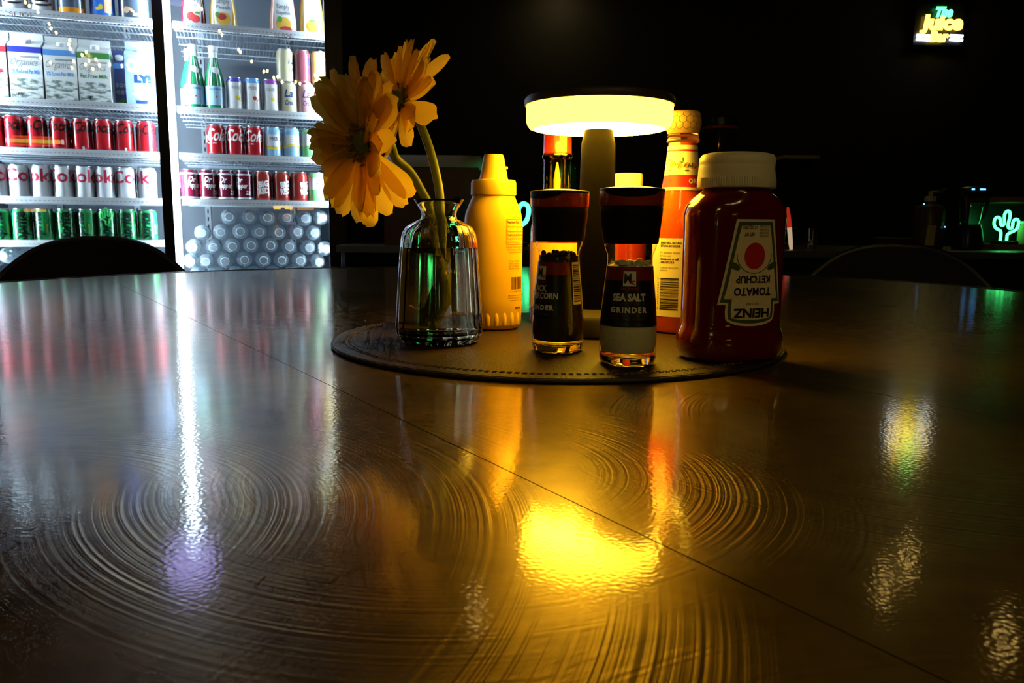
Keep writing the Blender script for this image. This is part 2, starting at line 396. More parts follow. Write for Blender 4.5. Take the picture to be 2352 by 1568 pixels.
# ------------------------------------------------------------------ lamp
LX, LY = 0.0765, 0.737
lp = tag(empty('table_lamp', (LX, LY, MAT_Z)), 'cordless table lamp with a glowing amber disc shade on the leather mat', 'lamp')
z0 = MAT_Z - T
MB().lathe([(0.044, 0.0), (0.046, 0.002), (0.046, 0.016), (0.044, 0.019), (0.022, 0.0235), (0.0, 0.0235)], 64).build('base', 'lamp_foot', lp)
MB().lathe([(0.0195, 0.0225), (0.0185, 0.03), (0.0152, 0.172), (0.0138, 0.178), (0.0125, 0.1838)], 40).build('pole', 'lamp_body', lp)
zu = 0.1876 - z0
MB().lathe([(0.0590, zu+0.0008), (0.0622, zu+0.0018), (0.0642, zu+0.0045), (0.0653, zu+0.0085), (0.0655, zu+0.0225)], 96, False, False).build('diffuser', 'lamp_side', lp)
MB().lathe([(0.0120, zu+0.0004), (0.0590, zu+0.0008)], 96, False, False).build('light_panel', 'lamp_under', lp)
MB().lathe([(0.0650, zu+0.0210), (0.0667, zu+0.0210), (0.0671, zu+0.0225), (0.0670, zu+0.0265), (0.0655, zu+0.0285), (0.0, zu+0.0290)], 96).build('top_plate', 'lamp_plate_grey', lp)

# ------------------------------------------------------------------ glass vase with water
vx, vy = at(1009, 640, 0.672).x, 0.672
vs = tag(empty('glass_vase', (vx, vy, MAT_Z)), 'clear fluted glass bud vase half full of water, holding the gerberas', 'vase'); vs.scale = (1.03, 1.03, 0.985)
out = [(0.001, 0.0), (0.028, 0.0), (0.0325, 0.0022), (0.0355, 0.008), (0.0362, 0.014), (0.0352, 0.030), (0.0332, 0.060), (0.0314, 0.085), (0.0302, 0.0925), (0.0270, 0.0985), (0.0205, 0.1025), (0.0150, 0.1050), (0.0138, 0.1085), (0.0150, 0.1125), (0.0178, 0.1170), (0.0203, 0.1215)]
inn = [(0.0193, 0.1215), (0.0167, 0.1172), (0.0139, 0.1125), (0.0126, 0.1085), (0.0138, 0.1042), (0.0192, 0.1008), (0.0256, 0.0970), (0.0286, 0.0915), (0.0299, 0.085), (0.0317, 0.060), (0.0336, 0.030), (0.0343, 0.015), (0.0330, 0.0095), (0.028, 0.0065), (0.001, 0.006)]
def flute(a, z):
    k = 1.0 if z < 0.092 else max(0.0, 1 - (z-0.092)/0.014)
    if z < 0.004: k = 0.6
    return 1 + 0.030*k*(abs(math.sin(8*a))**0.6 - 1)
MB().lathe(out + inn, 192, True, True, fn=flute).build('vase_wall', 'clear_glass', vs, angle=60)
wl = 0.0815
wp = [(r+0.0002, z-0.0003) for r, z in reversed(inn) if z < wl] + [(interp([(r, z) for r, z in reversed(inn)], wl)+0.0002, wl)]
wp[0] = (0.001, wp[0][1])
MB().lathe(wp + [(0.001, wl)], 192, True, True, fn=flute).build('water', 'water', vs, angle=30)

# ------------------------------------------------------------------ gerberas
def petal_mesh(L, W, seed, curl):
    rnd = random.Random(seed); nu, nv = 10, 4; v = []; f = []
    notch = rnd.uniform(0.0, 0.09); side = rnd.uniform(-0.6, 0.6); tw = rnd.uniform(-0.25, 0.25)
    for i in range(nu+1):
        t = i/nu
        wd = W*(0.28 + 0.72*math.sin(min(t*1.35, 1.0)*PI/2)) * (1.0 if t < 0.78 else math.sqrt(max(0.0, 1-((t-0.78)/0.235)**2)))
        for j in range(nv+1):
            s = -1 + 2*j/nv
            tip = notch*L*math.exp(-((s-side)/0.35)**2) if t > 0.9 else 0.0
            x = L*t - tip*(t-0.9)*10; y = s*wd/2
            z = curl*L*(t**2) + 0.12*W*abs(s)**2 - 0.05*W*math.cos(s*PI*3)*0.5 + tw*y*t
            v.append((x, y, z))
    for i in range(nu):
        for j in range(nv): a = i*(nv+1)+j; f.append((a, a+1, a+nv+2, a+nv+1))
    me = bpy.data.meshes.new('petal'); me.from_pydata(v, [], f); me.update()
    return me
petals = [petal_mesh(1.0, random.uniform(0.31, 0.40), 40+k, c) for k, c in enumerate((-0.10, -0.03, 0.05, 0.0, 0.12, -0.16))]
for me in petals: me.polygons.foreach_set('use_smooth', [True]*len(me.polygons))
def gerbera(name, centre, normal, spin, scale, label, layers, stem_pts, stem_r, m1, special=()):
    root = tag(empty(name, centre, rot=Vector(normal).to_track_quat('Z', 'Y').to_euler()), label, 'flower', 'gerberas in the glass vase')
    rnd = random.Random(int(spin*100)+3); inv = None
    S = scale
    eye = MB().lathe([(0.0, -0.002), (0.010, -0.001), (0.0115, 0.003), (0.009, 0.0058), (0.0045, 0.0066), (0.0, 0.0062)], 28).build('flower_eye', 'flower_eye', root); eye.scale = (S, S, S)
    m = MB()
    for k in range(130):
        a = rnd.uniform(0, 2*PI); r = rnd.uniform(0.0110, 0.0190)*S; h = rnd.uniform(0.004, 0.008)*S
        m.tube([(r*0.85*math.cos(a), r*0.85*math.sin(a), 0.001), (r*math.cos(a), r*math.sin(a), h)], [0.0008*S, 0.0005*S], 4)
    stuff(m.build('florets', 'floret', root))
    MB().lathe([(0.003*S, -0.016*S), (0.0075*S, -0.012*S), (0.0105*S, -0.005*S), (0.0115*S, -0.001*S), (0.008*S, 0.0)], 20).build('calyx', 'stem_green', root)
    for n, L, tilt, jit, zz in layers:
        for k in range(n):
            a = spin + 2*PI*(k + rnd.uniform(-0.25, 0.25))/n
            me = rnd.choice(petals); key = me.name + m1
            if key not in M: c = me.copy(); c.materials.append(M[m1]); M[key] = c
            o = bpy.data.objects.new('petal', M[key]); col.objects.link(o); o.parent = root
            l = L*rnd.uniform(0.9, 1.08)
            extra = 0.0
            for s0, s1, e in special:
                if s0 <= (a % (2*PI)) <= s1: extra = e*rnd.uniform(0.7, 1.2)
            o.location = (0.009*S*math.cos(a), 0.009*S*math.sin(a), zz*S + rnd.uniform(-0.0007, 0.0007))
            o.rotation_euler = (rnd.uniform(-0.25, 0.25), -(tilt + rnd.uniform(-jit, jit) + extra), a)
            o.scale = (l, l*rnd.uniform(0.9, 1.15), l)
    mw = root.matrix_basis.copy(); q = Vector(normal).to_track_quat('Z', 'Y')
    loc = [q.inverted() @ (Vector(p) - Vector(centre)) for p in stem_pts]
    # smooth the stem path
    pts = []
    for i in range(len(loc)-1):
        p0 = loc[max(i-1, 0)]; p1 = loc[i]; p2 = loc[i+1]; p3 = loc[min(i+2, len(loc)-1)]
        for k in range(6):
            t = k/6
            pts.append(0.5*((2*p1) + (p2-p0)*t + (2*p0-5*p1+4*p2-p3)*t*t + (3*p1-p0-3*p2+p3)*t**3))
    pts.append(loc[-1])
    MB().tube(pts, stem_r, 14).build('stem', 'stem_green', root)
    return root
def V(px, py, Y): return tuple(at(px, py, Y))
c1 = V(838, 330, 0.628); n1 = Vector((-0.66, -0.74, -0.10)).normalized()
gerbera('gerbera_flower', c1, n1, 0.3, 0.92, 'larger peach yellow gerbera facing left, nearest the drinks cooler', 
        [(26, 0.0535, 0.04, 0.08, 0.0), (15, 0.0455, 0.11, 0.08, 0.0022)],
        [tuple(Vector(c1) - n1*0.006), tuple(Vector(c1) - n1*0.024), V(908, 362, 0.660), V(942, 395, 0.670), V(968, 438, 0.672), V(988, 480, 0.672), (vx-0.003, vy, MAT_Z+0.085), (vx+0.003, vy-0.004, MAT_Z+0.04), (vx-0.004, vy-0.010, MAT_Z+0.012)],
        0.0037, 'petal_peach', special=((5.7, 6.3, 0.45), (0.0, 0.45, 0.5)))
c2 = V(920, 238, 0.674); n2 = Vector((-0.66, -0.62, 0.34)).normalized()
gerbera('gerbera_flower', c2, n2, 0.9, 0.88, 'smaller peach gerbera tilted up behind the larger bloom', 
        [(22, 0.0480, 0.10, 0.18, 0.0), (15, 0.042, 0.30, 0.15, 0.0022)],
        [tuple(Vector(c2) - n2*0.006), tuple(Vector(c2) - n2*0.020), V(962, 276, 0.702), V(981, 325, 0.697), V(997, 380, 0.686), V(1009, 440, 0.678), V(1012, 490, 0.674), (vx+0.003, vy+0.002, MAT_Z+0.09), (vx-0.003, vy+0.004, MAT_Z+0.045), (vx-0.009, vy+0.006, MAT_Z+0.014)],
        0.0037, 'petal_pale')

# ------------------------------------------------------------------ mustard bottle
def oval_ring(a, b, z, n=48, e=2.0):
    R = []
    for k in range(n):
        t = 2*PI*k/n; c, s = math.cos(t), math.sin(t)
        R.append((a*math.copysign(abs(c)**(2/e), c), b*math.copysign(abs(s)**(2/e), s), z))
    return R
def oval_surface(sections, off, z0=0.0):
    """sections (z, a, b, e): flat (x, y) -> surface, x = girth distance from the -Y face"""
    zs = [s[0] for s in sections]
    def sect(z):
        z = min(max(z, zs[0]), zs[-1])
        for s, t in zip(sections, sections[1:]):
            if s[0] <= z <= t[0]:
                k = 0 if t[0] == s[0] else (z-s[0])/(t[0]-s[0])
                return [s[i] + (t[i]-s[i])*k for i in (1, 2, 3)]
        return list(sections[-1][1:])
    cache = {}
    def fn(x, y, zz):
        a, b, e = sect(y+z0); key = (round(a, 5), round(b, 5))
        if key not in cache:
            P = []; n = 180
            for k in range(n+1):
                t = -PI/2 + PI*k/n*1.0
                c, s = math.cos(t), math.sin(t)
                P.append((a*math.copysign(abs(c)**(2/e), c), b*math.copysign(abs(s)**(2/e), s)))
            L = [0.0]
            for p, q in zip(P, P[1:]): L.append(L[-1] + math.hypot(q[0]-p[0], q[1]-p[1]))
            cache[key] = (P, L)
        P, L = cache[key]; ax = abs(x); i = 0
        lo, hi = 0, len(L)-1
        while hi-lo > 1:
            mid = (lo+hi)//2
            if L[mid] <= ax: lo = mid
            else: hi = mid
        k = (ax-L[lo])/max(L[hi]-L[lo], 1e-9); X = P[lo][0] + (P[hi][0]-P[lo][0])*k; Y = P[lo][1] + (P[hi][1]-P[lo][1])*k
        nx, ny = X/(a*a), Y/(b*b); l = math.hypot(nx, ny) or 1
        X += off*nx/l; Y += off*ny/l
        return (math.copysign(X, x) if x else 0.0, Y, y+z0)
    return fn
def oval_loft(sections, n=56, cap0=True, cap1=True):
    return MB().rings([oval_ring(a, b, z, n, e) for z, a, b, e in sections], cap0, cap1)
mu = tag(empty('mustard_bottle', (at(1133, 600, 0.766).x, 0.766, MAT_Z), math.radians(24)), 'yellow plastic mustard squeeze bottle with a cone cap behind the vase', 'bottle'); mu.scale = (0.96, 0.96, 0.972)
S_mu = [(0.0, 0.0225, 0.0195, 2.3), (0.0025, 0.0262, 0.0228, 2.3), (0.006, 0.0278, 0.0242, 2.3), (0.03, 0.0290, 0.0250, 2.3), (0.075, 0.0288, 0.0248, 2.3), (0.100, 0.0292, 0.0252, 2.2), (0.112, 0.0280, 0.0245, 2.1), (0.121, 0.0248, 0.0228, 2.0), (0.127, 0.0218, 0.0215, 2.0), (0.130, 0.0208, 0.0208, 2.0)]
oval_loft(S_mu).build('body', 'mustard_plastic', mu)
cp = MB().lathe([(0.0205, 0.1302), (0.0222, 0.1302), (0.0224, 0.1315), (0.0222, 0.1420), (0.0212, 0.1445), (0.0142, 0.1452), (0.0138, 0.1465), (0.0100, 0.1668), (0.0090, 0.1688), (0.0, 0.1690)], 56).build('cap', 'mustard_cap', mu)
for a in (-0.35, 2.2): 
    MB().lathe([(0.0, -0.001), (0.0012, -0.0006), (0.0013, 0.0006), (0.0006, 0.0018), (0.0, 0.002)], 10).build('lug', 'mustard_cap', cp, loc=(0.0128*math.cos(a), 0.0128*math.sin(a), 0.156))
fs = oval_surface(S_mu, 0.0002)
for k in range(7):
    x = -0.032 + k*0.0085
    me = MB().lathe([(0.0, 0.0), (0.0024, 0.001), (0.0030, 0.004), (0.0030, 0.010), (0.0022, 0.0135), (0.0, 0.015)], 12)
    p = fs(x, 0.004, 0); me.build('grip_rib', 'mustard_plastic', mu, loc=(p[0]*0.955, p[1]*0.955, 0.004))
lt = MB(); X0 = 0.0165
def ml(s, y, size, x=X0, w=None, bold=0.0, align='CENTER'): lt.add(*shift(txt(s, size, bold=bold, align=align, w=w), x, y), fs)
ml('GLUTEN FREE', 0.1085, 0.0024, w=0.012)
fr = 0.0003
for (x0, x1, y0, y1) in ((X0-0.0135, X0+0.0135, 0.1070, 0.1073), (X0-0.0135, X0+0.0135, 0.0830, 0.0833), (X0-0.0135, X0-0.0132, 0.0830, 0.1073), (X0+0.0132, X0+0.0135, 0.0830, 0.1073)):
    lt.add(*grid(x0, x1, y0, y1, 8 if x1-x0 > 0.01 else 1, 1), fs)
xl = X0-0.0125
ml('Nutrition Facts', 0.1035, 0.0035, xl, 0.016, 0.0001, 'LEFT'); ml('About 45 Serv. size 1 tsp (5g)', 0.0995, 0.0026, xl, 0.024, 0, 'LEFT')
ml('Amount per serving  Calories 0', 0.0950, 0.0028, xl, 0.023, 0, 'LEFT'); ml('Total Fat 0g (0% DV), Sodium', 0.0915, 0.0026, xl, 0.024, 0.00006, 'LEFT')
ml('55mg (2% DV), Total Carb. 0g', 0.0880, 0.0025, xl, 0.024, 0, 'LEFT'); ml('(0% DV), Protein 0g', 0.0845, 0.0025, xl, 0.016, 0, 'LEFT')
ml('INGREDIENTS: DISTILLED VINEGAR, WATER,', 0.0800, 0.0021, xl-0.001, 0.026, 0, 'LEFT'); ml('MUSTARD SEED, SALT, TURMERIC, PAPRIKA,', 0.0775, 0.0021, xl, 0.025, 0, 'LEFT'); ml('NATURAL FLAVOR & GARLIC POWDER', 0.0750, 0.0021, X0, 0.020)
for k, s in enumerate(('PT. NO. 10070800', "THE FRENCH'S FOOD COMPANY LLC", '4455 E. MUSTARD WAY', 'SPRINGFIELD, MO 65803')): ml(s, 0.0665-0.0024*k, 0.0022, xl+0.002, 0.014, 0, 'LEFT')
lt.add(*barcode(X0-0.0075, X0+0.0085, 0.0400, 0.0520, 22, 5), fs); ml('1  41500 00700', 0.0372, 0.0022, X0, 0.018)
for k, s in enumerate(('Shake well before using. Once opened,', 'refrigerate for best flavor. Questions or', 'comments? Call us toll free')): ml(s, 0.0335-0.0023*k, 0.0020, X0+0.001, 0.024-0.004*(k == 2))
ml('0007#', 0.0205, 0.0032, X0+0.002, 0.008, 0.0001)
lt.build('lettering', 'print_brown', mu, smooth=False)

# ------------------------------------------------------------------ salt and pepper grinders
G_out = [(0.0185, 0.0), (0.0212, 0.0016), (0.0222, 0.005), (0.0224, 0.016), (0.0221, 0.028), (0.0208, 0.044), (0.0188, 0.063), (0.0177, 0.073), (0.0173, 0.078), (0.0176, 0.082), (0.0196, 0.0865), (0.0201, 0.0885), (0.0198, 0.0905)]
def grinder(name, loc, yaw, label, fill, fill_top, kind):
    g = tag(empty(name, loc, yaw), label, 'grinder'); g.scale = (0.928, 0.928, 0.968)
    MB().lathe(G_out, 64, False, False).build('glass_jar', 'jar_glass', g)
    def lobes(a, z): return 1 - 0.05*(0.5+0.5*math.cos(5*a))*(1 if z < 0.004 else 0)
    MB().lathe([(0.001, 0.0012), (0.014, 0.0), (0.0185, 0.0), (0.0211, 0.0016), (0.0220, 0.005), (0.0219, 0.0075), (0.0185, 0.0062), (0.001, 0.0055)], 64, fn=lobes).build('glass_base', 'clear_glass', g)
    prof = [(max(r-0.0004, 0), z) for r, z in G_out if 0.006 < z < fill_top]
    prof = [(0.012, 0.0085), (0.0205, 0.0100)] + prof + [(interp(G_out, fill_top)-0.0004, fill_top)]
    if kind == 'salt':
        MB().lathe(prof + [(0.010, fill_top+0.002), (0.0, fill_top+0.003)], 48).build('salt_fill', fill, g)
        m = MB(); rnd = random.Random(3)
        for k in range(46):
            a = rnd.uniform(0, 2*PI); r = 0.0155*math.sqrt(rnd.random()); s = rnd.uniform(0.001, 0.0021); z = fill_top + 0.0012 + rnd.uniform(0, 0.002)
            x, y = r*math.cos(a), r*math.sin(a); m.box(x-s, x+s, y-s, y+s, z-s, z+s*rnd.uniform(0.5, 1))
        stuff(m.build('salt_crystals', fill, g, smooth=False))
    else:
        MB().lathe(prof + [(0.0, fill_top)], 48).build('pepper_fill', fill, g)
        m = MB(); rnd = random.Random(4)
        for k in range(70):
            a = rnd.uniform(0, 2*PI); r = 0.0150*math.sqrt(rnd.random()); z = fill_top + rnd.uniform(-0.001, 0.0025)
            m.lathe([(0.0, -0.002), (0.0015, -0.0012), (0.002, 0), (0.0015, 0.0012), (0.0, 0.002)], 8, c=(r*math.cos(a), r*math.sin(a), z))
        stuff(m.build('peppercorns', fill, g))
    gp = [(0.0206, 0.0898), (0.0212, 0.0900), (0.0238, 0.1120), (0.0240, 0.1160), (0.0236, 0.1168), (0.0236, 0.1170)]
    MB().lathe(gp, 64).build('grip', 'black_plastic', g)
    cap = MB().lathe([(0.0236, 0.1170), (0.0243, 0.1171), (0.0246, 0.1190), (0.0247, 0.1275), (0.0245, 0.1290), (0.0225, 0.1299), (0.012, 0.1312), (0.0, 0.1316)], 64).build('cap', 'cap_red', g)
    pw = [(0.0247, 0.116), (0.0248, 0.130)]
    m = MB(); R = []
    n = 40
    lst = []
    for i in range(n+1):
        x = -0.0235 + 0.047*i/n; d = 0.0052*math.sqrt(max(0.0, 1-(x/0.024)**2)); lst.append((x, d))
    v = []; f = []
    for x, d in lst: v += [(x, 0.1285-d, 0), (x, 0.1285, 0)]
    for i in range(n): f.append((2*i, 2*i+2, 2*i+3, 2*i+1))
    m.add(v, f, wrapper(pw, 0.0002)); m.build('lid_tab', 'black_plastic', cap)
    MB().lathe([(0.0249, 0.1278), (0.0250, 0.1288), (0.0246, 0.1296), (0.0240, 0.1297)], 64, False, False).build('lid_rim', 'black_plastic', cap)
    # label
    half = 0.034 if kind == 'salt' else 0.0285; lb = MB(); wl_ = wrapper(G_out, 0.00025, r_ref=0.0205)
    lb.add(*grid(-half, half, 0.0300, 0.0635, 40, 10), wl_); lab = lb.build('label', 'label_black', g)
    MB().add(*grid(-half, half, 0.0635, 0.0735, 40, 4), wl_).build('label_band', 'print_darkred', lab)
    wt = wrapper(G_out, 0.0005, r_ref=0.0205); wt2 = wrapper(G_out, 0.0007, r_ref=0.0205)
    m = MB(); m.add(*grid(-0.0052, 0.0052, 0.0595, 0.0702, 4, 4), wt); m.build('emblem', 'print_white', lab)
    m = MB(); m.add(*shift(txt('M', 0.0092, bold=0.0004, w=0.0058), -0.0014, 0.0620), wt2); m.build('emblem_letter', 'print_black', lab)
    m = MB(); m.add(*shift(txt('c', 0.0060, bold=0.0002, w=0.0030), 0.0030, 0.0608), wt2); m.add(*shift(txt('McCormick', 0.0030, shear=0.1, w=0.0135), 0, 0.0568), wt); m.build('emblem_script', 'print_red', lab)
    m = MB()
    if kind == 'salt': m.add(*shift(txt('SEA SALT', 0.0070, bold=0.0004, w=0.0262), 0, 0.0490), wt)
    else:
        m.add(*shift(txt('BLACK', 0.0066, bold=0.00022, w=0.0185), -0.002, 0.0505), wt); m.add(*shift(txt('PEPPERCORN', 0.0066, bold=0.00022, w=0.0345), 0, 0.0445), wt)
    d = 0 if kind == 'salt' else -0.0050
    m.add(*shift(txt('GRINDER', 0.0054, bold=0.0003, spacing=1.3, w=0.0280), 0, 0.0405+d), wt)
    m.build('lettering', 'print_white', lab, smooth=False)
    m = MB(); m.add(*shift(txt('ADJUSTABLE', 0.0028, spacing=1.4, w=0.0250), 0, 0.0460+d*0.92), wt)
    if kind == 'salt':
        m.add(*shift(txt('THIS SALT DOES NOT SUPPLY IODIDE,', 0.0024, w=0.030), 0, 0.0375), wt); m.add(*shift(txt('A NECESSARY NUTRIENT', 0.0024, w=0.026), 0, 0.0350), wt)
    m.add(*shift(txt('NET WT 2.12 OZ (60g)' if kind == 'salt' else 'NET WT 1 OZ (28g)', 0.0028, w=0.0200), 0, 0.0312), wt)
    m.build('small_print', 'print_grey', lab, smooth=False)
    if kind != 'salt':
        m = MB(); a0 = 0.0305; m.add(*grid(a0, a0+0.0095, 0.040, 0.0735, 6, 6), wrapper(G_out, 0.0003, r_ref=0.0205)); bl = m.build('barcode_label', 'label_cream', g)
        MB().add(*barcode(a0+0.0008, a0+0.0088, 0.042, 0.072, 26, 9, True), wt).build('barcode', 'print_black', bl, smooth=False)
    return g
grinder('pepper_grinder', (at(1283, 640, 0.631).x, 0.631, MAT_Z), math.radians(-52), 'black peppercorn grinder with a red-banded cap, left of the salt', 'peppercorn', 0.0785, 'pepper')
grinder('salt_grinder', (at(1446, 640, 0.575).x, 0.575, MAT_Z), math.radians(-8), 'sea salt grinder with a red-banded cap, nearest on the mat', 'sea_salt', 0.0735, 'salt')

# ------------------------------------------------------------------ ketchup bottle, label upside down
kt = tag(empty('ketchup_bottle', (at(1682, 620, 0.606).x, 0.606, MAT_Z), math.radians(19)), 'tomato ketchup bottle standing cap up with its label upside down', 'bottle'); kt.scale = (0.945, 0.945, 0.908)
S_k = [(0.0, 0.0350, 0.0235, 2.6), (0.002, 0.0400, 0.0280, 2.6), (0.008, 0.0428, 0.0305, 2.6), (0.018, 0.0430, 0.0308, 2.6), (0.0235, 0.0418, 0.0298, 2.6), (0.0275, 0.0398, 0.0280, 2.7), (0.034, 0.0395, 0.0276, 2.8), (0.075, 0.0398, 0.0278, 2.8), (0.108, 0.0402, 0.0282, 2.7), (0.118, 0.0408, 0.0288, 2.6), (0.125, 0.0398, 0.0288, 2.5), (0.131, 0.0360, 0.0275, 2.3), (0.1355, 0.0305, 0.0255, 2.1), (0.1385, 0.0265, 0.0250, 2.0), (0.1410, 0.0255, 0.0250, 2.0)]
oval_loft(S_k, 72).build('body', 'ketchup_red', kt)
def notch(a, z):
    d = (a - math.radians(-14) + PI) % (2*PI) - PI
    k = math.exp(-(d/0.42)**2)
    return 1 - 0.11*k*max(0.0, 1-abs(z-0.1555)/0.0085)
cpk = MB().lathe([(0.0262, 0.1405), (0.0305, 0.1405), (0.0311, 0.1412), (0.0310, 0.1480), (0.0307, 0.1500), (0.0306, 0.1530), (0.0305, 0.1555), (0.0303, 0.1580), (0.0300, 0.1595), (0.0302, 0.1602), (0.0298, 0.1645), (0.0280, 0.1672), (0.0240, 0.1684), (0.0, 0.1688)], 96, fn=notch).build('cap', 'cap_cream', kt, angle=50)
cpk.scale = (1.0, 0.92, 1.0)
m = MB()
for k in range(26):
    a = math.radians(178 + k*3.6); m.box(-0.0006, 0.0006, -0.0004, 0.0006, 0.1422, 0.1488) if False else None
    x, y = 0.0312*math.cos(a), 0.0312*math.sin(a)
    m.tube([(x, y, 0.1418), (x, y, 0.1485)], 0.0006, 5)
stuff(m.build('cap_ribs', 'cap_cream', cpk))
fk = oval_surface(S_k, 0.0003); fk2 = oval_surface(S_k, 0.0005); fk3 = oval_surface(S_k, 0.0007)
def keystone(inset):
    def e(y, h): return (y, -h+inset, h-inset)
    L_ = [(0.1155-inset*1.0, 0.0170), (0.100, 0.0195), (0.085, 0.0222), (0.070, 0.0248), (0.058, 0.0270), (0.0475+inset, 0.0288)]
    B_ = [(0.0474+inset, 0.0222), (0.042, 0.0226), (0.0375, 0.0222)]
    lo = 0.0300+inset*1.1
    C_ = [(0.0375-(0.0375-lo)*t, 0.0222*math.sqrt(max(0.0, 1-0.97*t**2.2))) for t in (0.2, 0.4, 0.6, 0.8, 0.92, 1.0)]
    return rows([e(y, h) for y, h in L_ + B_ + C_], 16)
lab = MB().add(*keystone(0.0), fk).build('label', 'label_cream', kt)
M['label_green'] = mat('label_green', (0.06, 0.10, 0.025), 0.5)
MB().add(*keystone(0.0020), fk2).build('label_border', 'label_green', lab)
MB().add(*keystone(0.0046), fk3).build('label_panel', 'label_cream', lab)
fk4 = oval_surface(S_k, 0.0009); fk5 = oval_surface(S_k, 0.0011)
def up(vf, dx, dy): return shift(vf, dx, dy, rot=PI)
m = MB()
m.add(*up(txt('HEINZ', 0.0098, bold=0.0004, w=0.0320), 0, 0.0440), fk4)
m.add(*up(txt('TOMATO', 0.0088, bold=0.0003, w=0.0330), 0, 0.0610), fk4)
m.add(*up(txt('KETCHUP', 0.0078, bold=0.0003, w=0.0305), 0, 0.0705), fk4)
m.add(*up(txt('ESTD 1869', 0.0026, w=0.0110), 0, 0.0490), fk4)
m.build('lettering', 'print_black', lab, smooth=False); m = MB()
m.add(*up(txt('NET WT', 0.0040, bold=0.0001, w=0.0085), 0.0072-0.0130, 0.1050), fk4); m.add(*up(txt('14 OZ (397g)', 0.0040, bold=0.0001, w=0.0125), 0.0072-0.0130, 0.1105), fk4)
for k in range(4): m.add(*up(txt('20 CALORIES', 0.0026, w=0.0085), 0.0072, 0.1030+0.0026*k), fk4)
stuff(m.build('small_print', 'print_black', lab, smooth=False))
MB().add(*disc(0, 0.0865, 0.0092, 0.0106), fk4).build('tomato_print', 'print_red', lab)
m = MB()
for k in range(24):
    a = PI + PI*k/23; a2 = PI + PI*(k+1)/23
    if k < 23: m.add([(0.0150*math.cos(a), 0.0880+0.0150*math.sin(a), 0), (0.0150*math.cos(a2), 0.0880+0.0150*math.sin(a2), 0), (0.0156*math.cos(a2), 0.0880+0.0156*math.sin(a2), 0), (0.0156*math.cos(a), 0.0880+0.0156*math.sin(a), 0)], [(0,1,2,3)], fk4)
for sx in (-1, 1): m.add(*shift(disc(0, 0, 0.0052, 0.0026), sx*0.0168, 0.0785, rot=sx*0.5), fk4)
m.build('leaf_print', 'label_green', lab, smooth=False)

# ------------------------------------------------------------------ wooden capped hot sauce
S_c = [(0.0195, 0.0), (0.0236, 0.0018), (0.0246, 0.005), (0.0246, 0.095), (0.0238, 0.108), (0.0215, 0.120), (0.0182, 0.132), (0.0165, 0.142), (0.0146, 0.160), (0.0132, 0.176), (0.0130, 0.1775)]
ch = tag(empty('hot_sauce_bottle', (at(1562, 500, 0.752).x, 0.752, MAT_Z), math.radians(-14)), 'orange hot sauce bottle with a round wooden cap, left of the ketchup', 'bottle'); ch.scale = (0.985, 0.985, 0.985)
MB().lathe(S_c, 64).build('body', 'hot_sauce', ch)
MB().lathe([(0.0130, 0.1770), (0.0142, 0.1775), (0.0155, 0.1790), (0.0150, 0.1812), (0.0140, 0.1822), (0.0148, 0.1838), (0.0142, 0.1850), (0.0120, 0.1852)], 48).build('glass_ring', 'clear_glass', ch)
W_c = [(0.0118, 0.1850), (0.0142, 0.1856), (0.0158, 0.1895), (0.0164, 0.1945), (0.0160, 0.2000), (0.0146, 0.2045), (0.0130, 0.2058)]
wc = MB().lathe(W_c + [(0.0, 0.2060)], 48).build('wooden_cap', 'beech_wood', ch)
m = MB(); fw = wrapper(W_c, 0.0002, r_ref=0.0160); hs = 0.0036
for rw in range(-1, 4):
    for c_ in range(14):
        cx = -0.044 + c_*hs*1.75 + (hs*0.875 if rw % 2 else 0); cy = 0.1868 + rw*hs*1.5
        for k in range(6):
            a = PI/6 + k*PI/3; b = a + PI/3
            p = (cx+hs*math.cos(a), cy+hs*math.sin(a)); q = (cx+hs*math.cos(b), cy+hs*math.sin(b))
            if min(p[1], q[1]) < 0.1856 or max(p[1], q[1]) > 0.2055: continue
            dx, dy = q[0]-p[0], q[1]-p[1]; l = math.hypot(dx, dy); ox, oy = -dy/l*0.00016, dx/l*0.00016
            m.add([(p[0]-ox, p[1]-oy, 0), (q[0]-ox, q[1]-oy, 0), (q[0]+ox, q[1]+oy, 0), (p[0]+ox, p[1]+oy, 0)], [(0,1,2,3)], fw)
stuff(m.build('honeycomb_engraving', 'engraving', wc, smooth=False))
fc = wrapper(S_c, 0.0003, r_ref=0.015); fcb = wrapper(S_c, 0.0005, r_ref=0.015)
nl = MB().add(*grid(-0.0471, 0.0471, 0.1335, 0.1745, 48, 8), fc).build('neck_label', 'label_cream', ch)
MB().add(*grid(-0.0471, 0.0471, 0.1365, 0.1475, 48, 3), fcb).build('neck_band', 'print_red', nl); MB().add(*grid(-0.0471, 0.0471, 0.1690, 0.1706, 48, 1), fcb).build('neck_band', 'print_red', nl)
m = MB(); fcc = wrapper(S_c, 0.0007, r_ref=0.015); m.add(*shift(txt('ORIGINAL', 0.0062, bold=0.0001, w=0.0240), 0.0185, 0.1398), fcc); m.build('lettering', 'label_cream', nl, smooth=False)
m = MB()
for x, y, r in ((-0.002, 0.1560, 0.0030), (0.005, 0.1562, 0.0026), (-0.009, 0.1570, 0.0026), (0.012, 0.1558, 0.0030)): m.add(*disc(x, y, r), fcb)
m.build('pepper_print', 'print_orange', nl, smooth=False)
m = MB(); rnd = random.Random(2)
for k in range(16): m.add(*shift(disc(0, 0, 0.0022, 0.0008, 8), -0.013 + k*0.0018, 0.1560 + rnd.uniform(-0.005, 0.006), rot=rnd.uniform(0, PI)), fcb)
m.build('leaf_print', 'label_green', nl, smooth=False)
